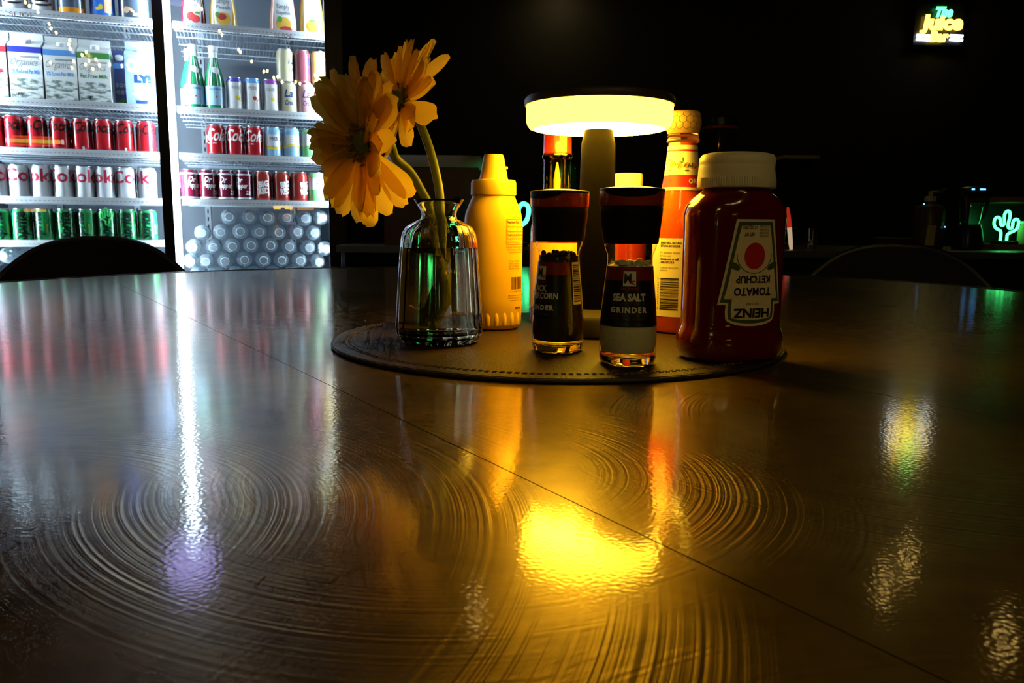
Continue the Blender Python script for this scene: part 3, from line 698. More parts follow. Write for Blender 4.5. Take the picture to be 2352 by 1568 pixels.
fl = wrapper(S_c, 0.0003, r_ref=0.0246); fl2 = wrapper(S_c, 0.0005, r_ref=0.0246); fl3 = wrapper(S_c, 0.0007, r_ref=0.0246)
def hexlab(dx): return rows([(0.0165, -0.052, 0.0120-dx), (0.0240, -0.052, 0.0195-dx), (0.0820, -0.052, 0.0195-dx), (0.0895, -0.052, 0.0120-dx)], 30)
cl = MB().add(*hexlab(0), fl).build('back_label', 'label_cream', ch)
def stripe(x0, x1, m_, nm):
    mb = MB(); pts = [(0.0170, 0.0105), (0.0245, 0.0180), (0.0815, 0.0180), (0.0890, 0.0105)]
    for (ya, xa), (yb, xb) in zip(pts, pts[1:]): mb.add([(xa+x0, ya, 0), (xa+x1, ya, 0), (xb+x1, yb, 0), (xb+x0, yb, 0)], [(0,1,2,3)], fl2)
    mb.build(nm, m_, cl, smooth=False)
stripe(-0.0040, -0.0030, 'print_navy', 'navy_stripe'); stripe(-0.0020, -0.0006, 'print_red', 'red_stripe')
m = MB(); xx = -0.0170
def cl_(s, y, size, w, b=0.0): m.add(*shift(txt(s, size, bold=b, align='LEFT', w=w), xx, y), fl2)
cl_('SHAKE WELL. NATURAL', 0.0845, 0.0026, 0.0205, 0.0001); cl_('SETTLING MAY OCCUR.', 0.0815, 0.0026, 0.0195, 0.0001)
cl_('For questions, recipes', 0.0755, 0.0026, 0.0190); cl_('& more, visit', 0.0725, 0.0026, 0.0110); cl_('cholula.com or call', 0.0695, 0.0026, 0.0180, 0.0001); cl_('1-800-CHOLULA', 0.0665, 0.0026, 0.0145, 0.0001)
cl_('COVERED BY ONE OR MORE', 0.0615, 0.0020, 0.0180); cl_('PATENTS', 0.0590, 0.0020, 0.0080)
m.add(*barcode(xx+0.001, xx+0.0190, 0.0230, 0.0530, 30, 11, True), fl2); m.add(*shift(txt('0  49733 09101  7', 0.0026, w=0.030), xx-0.0006, 0.038, rot=PI/2), fl2)
m.build('small_print', 'print_black', cl, smooth=False)

# ------------------------------------------------------------------ second sauce bottle (behind the pepper) and small capped bottle (behind the salt)
S_s = [(0.022, 0.0), (0.0268, 0.002), (0.0276, 0.006), (0.0276, 0.092), (0.0268, 0.102), (0.0235, 0.113), (0.0180, 0.123), (0.0150, 0.131), (0.0146, 0.140)]
sb = tag(empty('pepper_sauce_bottle', (at(1278, 500, 0.815).x, 0.815, MAT_Z), math.radians(20)), 'glass sauce bottle with a red and gold sleeve behind the pepper grinder', 'bottle'); sb.scale = (0.95, 0.95, 0.96)
MB().lathe(S_s, 48).build('body', 'dark_sauce', sb)
MB().lathe([(0.0146, 0.140), (0.0144, 0.170), (0.0158, 0.1715), (0.0164, 0.1740), (0.0158, 0.1760), (0.0146, 0.1775)], 40, False, False).build('neck', 'green_neck', sb)
MB().lathe([(0.0136, 0.1755), (0.0150, 0.1760), (0.0146, 0.196), (0.0138, 0.1995), (0.0, 0.2000)], 40).build('sleeve', 'red_sleeve', sb)
MB().add(*grid(-0.004, 0.004, 0.1770, 0.1950, 4, 1), wrapper([(0.0150, 0.176), (0.0146, 0.196)], 0.0003)).build('sleeve_stripe', 'gold_print', sb)
MB().lathe([(0.0036, 0.135), (0.0040, 0.150), (0.0010, 0.168)], 10).build('pour_spout', 'cap_cream', sb)
MB().add(*grid(-0.062, 0.062, 0.018, 0.085, 40, 2), wrapper(S_s, 0.0003)).build('label', 'print_yellow', sb)
S_t = [(0.016, 0.0), (0.0195, 0.002), (0.0200, 0.006), (0.0200, 0.098), (0.0185, 0.112), (0.0150, 0.124), (0.0130, 0.130)]
tb2 = tag(empty('squeeze_bottle', (at(1444, 410, 0.834).x, 0.834, MAT_Z)), 'small bottle with a ribbed cream screw cap, mostly hidden behind the salt grinder', 'bottle')
MB().lathe(S_t, 40).build('body', 'dark_sauce', tb2)
cpt = MB().lathe([(0.0128, 0.1300), (0.0146, 0.1300), (0.0148, 0.1310), (0.0146, 0.1500), (0.0136, 0.1518), (0.0, 0.1520)], 48).build('screw_cap', 'cap_cream', tb2)
m = MB()
for k in range(40):
    a = 2*PI*k/40; m.tube([(0.0148*math.cos(a), 0.0148*math.sin(a), 0.1305), (0.0147*math.cos(a), 0.0147*math.sin(a), 0.139)], 0.0005, 4)
stuff(m.build('cap_ribs', 'cap_cream', cpt))

# ------------------------------------------------------------------ drinks cooler
CA = math.radians(19.0); CO = Vector((-1.2992, 3.016, 0.0)); CU = Vector((math.cos(CA), math.sin(CA), 0)); CN = Vector((-math.sin(CA), math.cos(CA), 0))
def cw(u, dy, z): return CO + CU*u + CN*dy + Vector((0, 0, z))
def cool(px, py, dy=0.0):
    d = ray(px, py); c = Vector((0, 0, EYE)); t = ((CO - c).dot(CN) + dy)/d.dot(CN); p = c + d*t
    return (p - CO).dot(CU), p.z
SH = {'A': T+0.822, 'B': T+0.523, 'C': T+0.354, 'D': T+0.185, 'E': T+0.031}
FLOOR_C = T - 0.165
ck = tag(empty('drinks_cooler', (CO.x, CO.y, 0), CA), 'tall two-door glass drinks cooler with white LED strips, at the left', 'cooler')
UL, UR, DEP, TOPC = -0.655, 0.625, 0.62, 2.02
def cbox(name, a, m, parent=ck, sm=False): return MB().box(*a).build(name, m, parent, smooth=sm)
cbox('back_panel', (UL, UR, DEP, DEP+0.02, FLOOR_C, TOPC-0.06), 'liner_grey')
cbox('side_panel', (UL-0.03, UL, -0.03, DEP+0.03, 0.0, TOPC), 'liner_grey'); cbox('side_panel', (UR, UR+0.012, -0.03, DEP+0.03, FLOOR_C, TOPC), 'liner_grey')
cbox('side_cladding', (UR+0.012, UR+0.035, -0.045, DEP+0.04, 0.0, TOPC), 'black_satin')
cbox('top_panel', (UL-0.03, UR+0.035, -0.05, DEP+0.04, TOPC-0.06, TOPC+0.12), 'black_satin')
cbox('floor_panel', (UL, UR, 0.0, DEP, FLOOR_C-0.02, FLOOR_C), 'white_enamel')
cbox('plinth', (UL-0.03, UR+0.035, -0.04, DEP+0.04, 0.0, FLOOR_C-0.02), 'black_satin')
cbox('centre_post', (-0.006, 0.030, -0.050, -0.030, FLOOR_C-0.02, TOPC-0.06), 'black_satin')
cbox('door_stile', (0.594, UR+0.012, -0.050, -0.032, FLOOR_C-0.02, TOPC-0.06), 'black_satin')
cbox('door_stile', (UL-0.03, UL+0.036, -0.050, -0.03, FLOOR_C-0.02, TOPC-0.06), 'black_satin')
for u0, u1, d0, d1, m_ in ((0.031, 0.053, -0.034, -0.014, 'led_cover'), (0.012, 0.029, -0.029, -0.014, 'led_side'), (-0.005, 0.011, -0.029, -0.014, 'led_post'), (UL+0.014, UL+0.030, -0.029, -0.012, 'led_side'), (UR-0.024, UR-0.006, -0.029, -0.012, 'led_edge')):  # strip behind the post's right half is added, unseen, to light the right bay
    cbox('led_strip', (u0, u1, d0, d1, FLOOR_C, TOPC-0.08), m_)
for u in (-0.46, -0.16, 0.13, 0.50):
    st = cbox('shelf_standard', (u-0.012, u+0.012, DEP-0.012, DEP, FLOOR_C, TOPC-0.08), 'slot_grey')
    m = MB()
    for k in range(62):
        z = FLOOR_C + 0.03 + k*0.034; m.box(u-0.003, u+0.003, DEP-0.0135, DEP-0.0120, z, z+0.018)
    stuff(m.build('slots', 'black_plastic', st, smooth=False))
gl = []
gl.append(cbox('glass_door', (UL+0.036, -0.006, -0.046, -0.042, FLOOR_C, TOPC-0.06), 'door_glass')); gl.append(cbox('glass_door', (0.030, 0.594, -0.046, -0.042, FLOOR_C, TOPC-0.06), 'door_glass'))
mat('decal_red', (0.62, 0.30, 0.28), 0.6)
for g_, (px, py, wpx) in zip(gl, ((50, 33, 46), (651, 81, 40))):
    u, z = cool(px, py, -0.0465); wm = wpx*0.00165
    MB().add(*txt('SLIDE', 0.018, w=wm), lambda x, y, zz: (u+x, -0.0470, z-0.007+y)).build('decal', 'decal_red', g_, smooth=False)
def shelf(u0, u1, zt):
    s = empty('shelf', (0, 0, 0)); s.parent = ck
    rail = cbox('front_rail', (u0, u1, -0.002, 0.006, zt-0.024, zt), 'white_enamel', s)
    m = MB(); n = int((u1-u0)/0.0145)
    for k in range(n):
        u = u0 + 0.006 + k*0.0145; m.box(u, u+0.007, -0.0028, -0.0018, zt-0.0145, zt-0.0128)
    stuff(m.build('rail_slots', 'slot_grey', rail, smooth=False))
    m = MB(); n = int((u1-u0)/0.0135)
    for k in range(n):
        u = u0 + 0.004 + k*0.0135; m.tube([(u, 0.006, zt-0.012), (u, DEP-0.05, zt-0.012)], 0.0021, 5)
    stuff(m.build('wire_grid', 'shelf_wire', s))
    for d in (0.075, 0.19, 0.33, 0.47, DEP-0.05): MB().tube([(u0, d, zt-0.0165), (u1, d, zt-0.0165)], 0.0030, 6).build('cross_bar', 'shelf_wire', s)
for k in 'ABCDE': shelf(UL+0.003, -0.009, SH[k])
for k in 'ABCD': shelf(0.058, UR-0.004, SH[k])

# ------------------------------------------------------------------ stock in the cooler
def paint(name, c, rough=0.3, coat=0.3, metal=0.0): return mat(name, c, rough, metal=metal*0.5, coat=min(1.0, coat*2), coat_rough=0.035, var=0.04, vscale=40)
paint('can_red', (0.52, 0.012, 0.022), 0.25, 0.5, 0.25); paint('can_silver', (0.78, 0.81, 0.84), 0.30, 0.3, 0.12); paint('can_green', (0.015, 0.28, 0.075), 0.25, 0.5, 0.25)
paint('can_burgundy', (0.16, 0.008, 0.030), 0.25, 0.5, 0.25); paint('can_brick', (0.36, 0.030, 0.022), 0.25, 0.5, 0.25); paint('can_skyblue', (0.30, 0.58, 0.82), 0.28, 0.4, 0.2)
paint('can_white', (0.80, 0.80, 0.78), 0.3, 0.4); paint('can_beige', (0.62, 0.56, 0.36), 0.3, 0.4); paint('can_pink', (0.70, 0.36, 0.38), 0.3, 0.4); paint('can_gold', (0.76, 0.54, 0.16), 0.3, 0.4)
paint('can_plum', (0.30, 0.07, 0.10), 0.3, 0.4); paint('can_lime', (0.20, 0.55, 0.20), 0.3, 0.4)
paint('ink_black', (0.012, 0.008, 0.010)); paint('ink_white', (0.85, 0.85, 0.85)); paint('ink_crimson', (0.50, 0.03, 0.07)); paint('ink_darkgreen', (0.003, 0.022, 0.014)); paint('ink_yellow', (0.85, 0.60, 0.05))
paint('ink_indigo', (0.10, 0.08, 0.45)); paint('ink_blue', (0.10, 0.34, 0.75)); paint('ink_purple', (0.32, 0.06, 0.42)); paint('ink_navy', (0.02, 0.06, 0.22)); paint('ink_grey', (0.30, 0.33, 0.36)); paint('ink_red', (0.65, 0.05, 0.04))
def can_prof(r, h): return [(r*0.74, 0.0), (r*0.80, 0.0015), (r*0.97, 0.0085), (r, 0.0120), (r, h-0.0170), (r*0.975, h-0.0125), (r*0.86, h-0.0045), (r*0.845, h-0.0030)]
cans = {}
def can_template(kind, body, r=0.033, h=0.1215, prints=()):
    pr = can_prof(r, h)
    b = MB().lathe(pr, 32).build('soda_can', body)
    MB().lathe([(r*0.845, h-0.0032), (r*0.875, h-0.0022), (r*0.875, h-0.0004), (r*0.850, h), (r*0.80, h-0.0035), (0.0, h-0.0038)], 28, False).build('lid', 'aluminium', b)
    for nm, m_, parts, off in prints:
        mb = MB(); fn = wrapper(pr, off, r_ref=r)
        for vf in parts: mb.add(*vf, fn)
        mb.build(nm, m_, b, smooth=False)
    cans[kind] = [b, False]
    return b
used_names = {'soda_can': 'can'}
def clone(src):
    c = src.copy(); col.objects.link(c)
    for ch_ in src.children:
        d = ch_.copy(); col.objects.link(d); d.parent = c
    return c
def put(kind, px, py, zb, dy, yaw, label, group):
    t = cans[kind]; o = t[0] if not t[1] else clone(t[0]); t[1] = True
    u, _ = cool(px, py, dy); p = cw(u, dy, zb); o.location = p; o.rotation_euler = (0, 0, CA + yaw)
    return tag(o, label, 'can', group)
G2 = 2*PI*0.033
def girth(y0, y1, n=3): return grid(-G2/2, G2/2, y0, y1, 36, n)
can_template('zero', 'can_red', prints=[('lettering', 'ink_black', [shift(txt('Coca-Cola', 0.050, shear=0.45, bold=0.0012, w=0.150), 0, 0.074), shift(txt('ZERO SUGAR', 0.009, w=0.045), 0.01, 0.066)], 0.0004), ('quantity_mark', 'ink_white', [grid(0.036, 0.043, 0.010, 0.022, 1, 1)], 0.0004)])
can_template('diet', 'can_silver', prints=[('lettering', 'ink_crimson', [shift(txt('Coke', 0.064, bold=0.0014, w=0.150), 0.0, 0.064)], 0.0004)])
can_template('sprite', 'can_green', prints=[('lettering', 'ink_darkgreen', [shift(txt('Sprite', 0.054, shear=0.25, bold=0.0024, w=0.102), 0.012, 0.060, rot=PI/2)], 0.0004), ('flavour_mark', 'ink_yellow', [shift(txt('LEMON-LIME', 0.008, w=0.034), 0.034, 0.050, rot=PI/2)], 0.0004)])
can_template('cola', 'can_red', prints=[('lettering', 'ink_white', [shift(txt('Coca-Cola', 0.062, shear=0.45, bold=0.0012, w=0.172), 0, 0.062), shift(txt('ORIGINAL TASTE', 0.007, w=0.040), 0.030, 0.050), shift(txt('12 FL OZ', 0.006, w=0.018), 0.026, 0.014)], 0.0004)])
def wave(y, a, th): 
    v = []; f = []
    for i in range(41):
        x = -G2/2 + G2*i/40; yy = y + a*math.sin(3*PI*i/40); v += [(x, yy, 0), (x, yy+th, 0)]
    return v, [(2*i, 2*i+2, 2*i+3, 2*i+1) for i in range(40)]
can_template('fresh', 'can_skyblue', prints=[('wrap', 'can_white', [girth(0.048, 0.092)], 0.0003), ('wave', 'ink_yellow', [wave(0.040, 0.006, 0.011)], 0.0005), ('lettering', 'ink_navy', [shift(txt('FRESCA', 0.018, bold=0.0004, w=0.052), 0.010, 0.070)], 0.0006)])
can_template('facts', 'can_skyblue', prints=[('wrap', 'can_white', [girth(0.048, 0.092)], 0.0003), ('wave', 'ink_yellow', [wave(0.042, -0.006, 0.010)], 0.0005), ('small_print', 'ink_grey', [grid(-0.012, 0.012, 0.030+0.009*k, 0.0315+0.009*k, 4, 1) for k in range(8)], 0.0006)])
can_template('burg', 'can_burgundy', prints=[('lettering', 'ink_white', [shift(txt('Dr', 0.030, shear=0.35, bold=0.0010, w=0.030), -0.004, 0.074), shift(txt('Pepper', 0.026, shear=0.35, bold=0.0010, w=0.052), 0.004, 0.054), shift(txt('23', 0.020, shear=0.2, bold=0.0006, w=0.020), 0.030, 0.030)], 0.0004), ('foot_band', 'can_silver', [girth(0.0125, 0.0190, 1)], 0.0004), ('shoulder_band', 'can_silver', [girth(0.1025, 0.1085, 1)], 0.0004)])
can_template('brick', 'can_brick', prints=[('lettering', 'ink_white', [shift(txt('BIG', 0.030, bold=0.0016, w=0.040), 0, 0.062, rot=0.16), shift(txt('RED', 0.030, bold=0.0016, w=0.040), 0, 0.036, rot=0.16)], 0.0004)])
can_template('dew', 'can_lime', prints=[('wrap', 'can_white', [girth(0.055, 0.100)], 0.0003), ('lettering', 'ink_red', [shift(txt('DEW', 0.030, bold=0.0010, w=0.050), 0.012, 0.060)], 0.0006)])
for kd, ink, tx in (('pale_indigo', 'ink_indigo', 'WAVE'), ('pale_blue', 'ink_blue', 'PETE'), ('pale_purple', 'ink_purple', 'CLUB')):
    can_template(kd, 'can_white', 0.031, 0.130, [('top_band', ink, [girth(0.112, 0.1285, 4)], 0.0004), ('lettering', 'ink_grey', [shift(txt(tx, 0.017, bold=0.0003, w=0.032), 0, 0.086)], 0.0004), ('fruit_print', 'ink_yellow' if kd != 'pale_blue' else 'ink_red', [disc(0.006, 0.055, 0.0075), disc(0.020, 0.048, 0.005)], 0.0004)])
for kd, bd, ink in (('script_beige', 'can_beige', 'ink_navy'), ('script_pink', 'can_pink', 'ink_navy'), ('script_gold', 'can_gold', 'ink_indigo'), ('script_plum', 'can_plum', 'ink_navy')):
    can_template(kd, bd, 0.032, 0.1235, [('lettering', ink, [shift(txt('La', 0.040, shear=0.3, bold=0.0008, w=0.034), -0.002, 0.068), shift(txt('Croix', 0.026, shear=0.3, bold=0.0006, w=0.040), 0.004, 0.038)], 0.0004)])

rnd = random.Random(12)
def row(kind, pxs, ymid, zb, yaws, desc, group, dy=0.050, back=True):
    for k, px in enumerate(pxs):
        put(kind, px, ymid, zb, dy, yaws[k % len(yaws)], f'{ordn(k)} of {desc}', group)
    if back:
        for k in range(len(pxs)):
            put(kind, pxs[k]-2, ymid, zb, dy+0.078, rnd.uniform(-1, 1), f'can hidden behind the {ordn(k)} of {desc}', group + ', second rank')
zC, zD, zE, zB, zA = SH['C']-0.0095, SH['D']-0.0095, SH['E']-0.0095, SH['B']-0.0095, SH['A']-0.0095
row('zero', [-14, 34, 85, 138, 188, 237, 285, 335], 300, zC, [0.9, 0.9, -0.5, 1.0, -1.0, 0.9, -1.0, -0.6], 'the red cans below the milk, from the left', 'red cola cans with black script')
row('diet', [-6, 45, 96, 146, 195, 242, 290, 338], 415, zD, [0.9, 0.9, -0.3, 0.35, 0.1, -0.35, 0.75, -1.0], 'the silver cans, counted from the left', 'silver cola cans')
row('sprite', [2, 52, 103, 152, 200, 246, 293, 340], 515, zE, [0.0, 0.15, -0.55, 0.2, -0.6, 0.1, 0.1, 0.0], 'the green cans, counted from the left', 'green soda cans')
row('cola', [497, 541, 584], 325, zC, [-1.45, 1.5, -1.6], 'the three red cans with white script', 'red cola cans with white script', dy=0.055)
put('fresh', 627, 330, zC, 0.055, 0.1, 'pale blue and white can with a yellow wave, right of the red colas', 'blue and yellow cans')
put('facts', 669, 333, zC, 0.055, 0.2, 'pale blue can turned to its small print, beside the yellow-wave can', 'blue and yellow cans')
put('dew', 711, 335, zC, 0.055, 0.8, 'green can next to the gerbera petals, on the three-colas shelf', 'green and white cans')
row('burg', [436, 478, 520, 561], 425, zD, [0.45, 0.15, -0.2, -0.5], 'the four burgundy cans, from the left', 'burgundy soda cans', dy=0.055)
row('brick', [604, 646, 687], 425, zD, [0.1, 0.5, 0.75], 'the three brick-red cans, from the left', 'brick red soda cans', dy=0.055)
put('dew', 727, 428, zD, 0.055, 0.3, 'green and white can at the right end of the burgundy can row', 'green and white cans')
put('pale_indigo', 540, 218, zB, 0.055, 0.1, 'white slim can with an indigo top, beside the green bottles', 'white cans with coloured tops')
put('pale_blue', 581, 222, zB, 0.055, 0.0, 'white slim can with a light blue top', 'white cans with coloured tops')
put('pale_purple', 622, 225, zB, 0.055, 0.0, 'white slim can with a purple top', 'white cans with coloured tops')
put('script_beige', 663, 228, zB, 0.055, 0.0, 'beige can with navy script, lower of its stacked pair', 'sparkling water cans')
put('script_beige', 655, 165, zB+0.1240, 0.055, 0.9, 'beige can stacked on another beige can', 'sparkling water cans')
put('script_pink', 703, 231, zB, 0.055, 0.05, 'pink can with navy script, lower of its stacked pair', 'sparkling water cans')
put('script_plum', 694, 172, zB+0.1240, 0.055, 1.2, 'dark plum can stacked on the pink can', 'sparkling water cans')
put('script_gold', 741, 233, zB, 0.055, -0.2, 'gold can at the right end of the green bottle shelf, lower one', 'sparkling water cans')
put('script_gold', 733, 170, zB+0.1240, 0.055, 0.7, 'gold can stacked on the rightmost gold can', 'sparkling water cans')
for k_, v_ in cans.items():
    if not v_[1]:
        for ch_ in list(v_[0].children): bpy.data.objects.remove(ch_)
        bpy.data.objects.remove(v_[0])

# milk cartons
paint('carton_white', (0.80, 0.82, 0.80), 0.45, 0.15); paint('carton_oat', (0.34, 0.50, 0.78), 0.45, 0.15); paint('band_red', (0.60, 0.03, 0.05)); paint('band_navy', (0.04, 0.05, 0.42)); paint('band_blue', (0.10, 0.30, 0.68)); paint('band_green', (0.05, 0.26, 0.07)); paint('carton_dark', (0.05, 0.07, 0.20))
def pasture():
    m = bpy.data.materials.new('pasture_print'); nt, N, L = nodes_of(m); p = N['Principled BSDF']; tc = N.new('ShaderNodeTexCoord')
    mp = N.new('ShaderNodeMapping'); mp.inputs['Scale'].default_value = (45, 45, 110); L.new(tc.outputs['Object'], mp.inputs['Vector'])
    n = N.new('ShaderNodeTexNoise'); n.inputs['Scale'].default_value = 1.0; n.inputs['Detail'].default_value = 6; L.new(mp.outputs['Vector'], n.inputs['Vector'])
    cr = N.new('ShaderNodeValToRGB'); cr.color_ramp.elements[0].position = 0.40; cr.color_ramp.elements[1].position = 0.56
    cr.color_ramp.elements[0].color = (0.16, 0.22, 0.19, 1); cr.color_ramp.elements[1].color = (0.78, 0.80, 0.77, 1)
    L.new(n.outputs['Fac'], cr.inputs['Fac']); L.new(cr.outputs['Color'], p.inputs['Base Color']); p.inputs['Roughness'].default_value = 0.5; M['pasture'] = m
pasture()
def carton(px0, px1, ytop, ybot, dy, body, band, texts, label, oat=False, ink='ink_blue'):
    u0, _ = cool(px0, ybot, dy); u1, _ = cool(px1, ybot, dy); w_ = u1-u0; _, zt = cool((px0+px1)/2, ytop, dy)
    zb = zB; h = zt - zb; p = cw((u0+u1)/2, dy + w_/2, zb)
    root = tag(empty('milk_carton', p, CA), label, 'carton', 'milk and oat drink cartons')
    a = w_/2 - 0.001; hb = h*0.80; hg = h*0.90
    MB().box(-a, a, -a, a, 0.0, hb).build('body', body, root, smooth=False)
    MB().add([(-a, -a, hb), (a, -a, hb), (a, a, hb), (-a, a, hb), (-a, 0, hg), (a, 0, hg)], [(0,1,5,4), (2,3,4,5), (1,2,5), (3,0,4)]).build('gable', body, root, smooth=False)
    MB().box(-a, a, -0.002, 0.002, hg-0.002, h).build('top_seam', body, root, smooth=False)
    n_ = Vector((0, -(hg-hb), a)).normalized()
    cap = MB().lathe([(0.0145, -0.002), (0.0150, 0.0), (0.0150, 0.010), (0.0135, 0.0125), (0.0, 0.0125)], 20).build('screw_cap', 'white_enamel', root, loc=(0.004, -a/2, (hb+hg)/2)); cap.rotation_euler = (math.atan2(hg-hb, a)*0.8, 0, 0)
    f = lambda x, y, z: (x, -a-0.0006-z, y)
    if band:
        bd = MB().box(-a-0.0004, a+0.0004, -a-0.0004, a+0.0004, hb-0.026, hb-0.006).build('colour_band', band, root, smooth=False)
    for nm, mt_, parts in texts(a, hb):
        mb = MB()
        for vf in parts: mb.add(*vf, f)
        mb.build(nm, mt_, root, smooth=False)
    return root
def organic(line, ink):
    def fn(a, hb):
        return [('lettering', 'ink_grey', [shift(txt('Organics', 0.036, shear=0.4, w=a*1.65), -0.003, hb*0.64), grid(-a*0.3, a*0.85, hb*0.775, hb*0.805, 1, 1)]),
                ('product_name', ink, [shift(txt(line, 0.019, bold=0.0004, align='CENTER', w=a*1.7), 0, hb*0.50)]),
                ('pasture_print', 'pasture', [grid(-a*0.97, a*0.97, 0.004, hb*0.42, 1, 1)]),
                ('cow_print', 'ink_black', [disc(-a*0.45, hb*0.135, 0.012, 0.007, 12), disc(-a*0.20, hb*0.155, 0.005, 0.004, 10), grid(-a*0.58, -a*0.54, hb*0.05, hb*0.13, 1, 1), grid(-a*0.34, -a*0.30, hb*0.05, hb*0.13, 1, 1)])]
    return fn
carton(-58, 22, 66, 226, 0.02, 'carton_white', 'band_red', organic('Whole Milk', 'ink_crimson'), 'white milk carton with a red band, cut by the photo edge')
carton(25, 103, 70, 229, 0.02, 'carton_white', 'band_navy', organic('2% Reduced Fat Milk', 'ink_blue'), 'white milk carton with a dark blue band')
carton(106, 182, 79, 233, 0.02, 'carton_white', 'band_blue', organic('1% Low Fat Milk', 'ink_blue'), 'white milk carton with a light blue band')
carton(183, 258, 86, 237, 0.02, 'carton_white', 'band_green', organic('Fat Free Milk', 'print_green'), 'white milk carton with a green band')
def dark_txt(a, hb): return [('lettering', 'ink_grey', [shift(txt('son', 0.03, bold=0.0005, w=a*1.2), 0.01, hb*0.5), shift(txt('est', 0.03, bold=0.0005, w=a*1.2), 0.01, hb*0.36)]), ('food_print', 'print_green', [disc(0.01, hb*0.16, a*0.6, hb*0.10, 16)])]
carton(252, 300, 112, 240, 0.20, 'carton_dark', 'band_blue', dark_txt, 'dark blue carton standing further back, between the green-band and oat cartons')
def oat_txt(a, hb):
    return [('lettering', 'ink_white', [shift(txt('OAT', 0.062, bold=0.004, w=a*1.8), 0, hb*0.66), shift(txt('THE ORIGINAL', 0.012, w=a*1.4), -0.004, hb*0.93)]),
            ('lower_lettering', 'ink_navy', [shift(txt('LY!', 0.034, bold=0.003, w=a*1.2), 0.010, hb*0.47)]),
            ('arrow_print', 'ink_white', [grid(-a*0.45, a*0.55, hb*0.26, hb*0.44, 1, 1), ([(-a*0.7, hb*0.26, 0), (a*0.05, hb*0.12, 0), (a*0.8, hb*0.26, 0)], [(0, 1, 2)])]),
            ('glass_print', 'ink_navy', [rows([(0.004, -a*0.25, a*0.35), (hb*0.13, -a*0.40, a*0.50)], 1)])]
carton(291, 358, 92, 241, 0.02, 'carton_oat', None, oat_txt, 'pale blue oat drink carton beside the centre post', True)

# top shelf, left bay: cup drinks and bottles seen from the bottom up
mat('amber_drink', (0.75, 0.28, 0.02), 0.15, coat=0.6); mat('tan_print', (0.72, 0.46, 0.26), 0.5); paint('cup_grey', (0.62, 0.65, 0.68), 0.35, 0.3); paint('cup_dark', (0.07, 0.10, 0.14), 0.25, 0.4); paint('cup_blue', (0.03, 0.16, 0.62), 0.25, 0.5)
def cup(px0, px1, body, label, prints, cat='bottle', nm='drink_bottle', h=0.19):
    dy = 0.070; u0, _ = cool(px0, 25, dy); u1, _ = cool(px1, 25, dy); r = (u1-u0)/2 - 0.001
    p = cw((u0+u1)/2, dy, zA); pr = [(r*0.86, 0.0), (r*0.96, 0.003), (r, 0.010), (r, h*0.62), (r*0.9, h*0.72), (r*0.55, h*0.86), (r*0.50, h)]
    b = tag(MB().lathe(pr, 32).build(nm, body, loc=p, rot=(0, 0, CA)), label, cat, 'bottles on the top shelf, left door')
    MB().lathe([(r*0.52, h-0.001), (r*0.56, h), (r*0.56, h+0.018), (0.0, h+0.019)], 24).build('screw_cap', 'white_enamel', b)
    for n_, m_, parts, off in prints:
        mb = MB(); fn = wrapper(pr, off)
        for vf in parts: mb.add(*vf, fn)
        mb.build(n_, m_, b, smooth=False)
def arcs(r): return [([(x*r, 0.030 + 0.012*x*x + d, 0) for x in (-0.8, -0.4, 0, 0.4, 0.8) for d in (0, 0.007)], [(2*i, 2*i+2, 2*i+3, 2*i+1) for i in range(4)]), grid(-0.5*r, 0.5*r, 0.046, 0.070, 3, 1)]
cup(-62, -2, 'cup_grey', 'grey coffee bottle at the left photo edge, top shelf', [('emblem', 'ink_black', arcs(0.045), 0.0005)])
cup(6, 66, 'cup_grey', 'grey coffee bottle with black arcs, left of its twin on the top shelf', [('emblem', 'ink_black', arcs(0.045), 0.0005)])
cup(71, 128, 'cup_grey', 'grey coffee bottle with black arcs, beside the amber bottle', [('emblem', 'ink_black', arcs(0.045), 0.0005)])
cup(132, 199, 'amber_drink', 'amber orange drink bottle with a dark label on the top shelf', [('label', 'cup_dark', [grid(-0.05, 0.05, 0.034, 0.10, 12, 1)], 0.0005)])
cup(205, 266, 'cup_blue', 'blue bottle with a yellow flower on the top shelf', [('flower_print', 'ink_yellow', [disc(-0.010, 0.038, 0.009, 0.006, 8), disc(0.0, 0.044, 0.008, 0.010, 8)], 0.0005), ('tan_panel', 'tan_print', [grid(0.012, 0.040, 0.025, 0.08, 4, 1)], 0.0006)])
horse = [disc(-0.020, 0.040, 0.010, 0.012, 12), shift(disc(0, 0, 0.016, 0.005, 12), -0.004, 0.040, rot=-0.7), shift(disc(0, 0, 0.016, 0.005, 12), 0.016, 0.026, rot=0.15), shift(disc(0, 0, 0.008, 0.004, 10), 0.030, 0.022, rot=-0.8)]
cup(271, 343, 'cup_dark', 'dark slate bottle with a curved tan figure, next to the centre post', [('figure_print', 'tan_print', horse, 0.0006)])

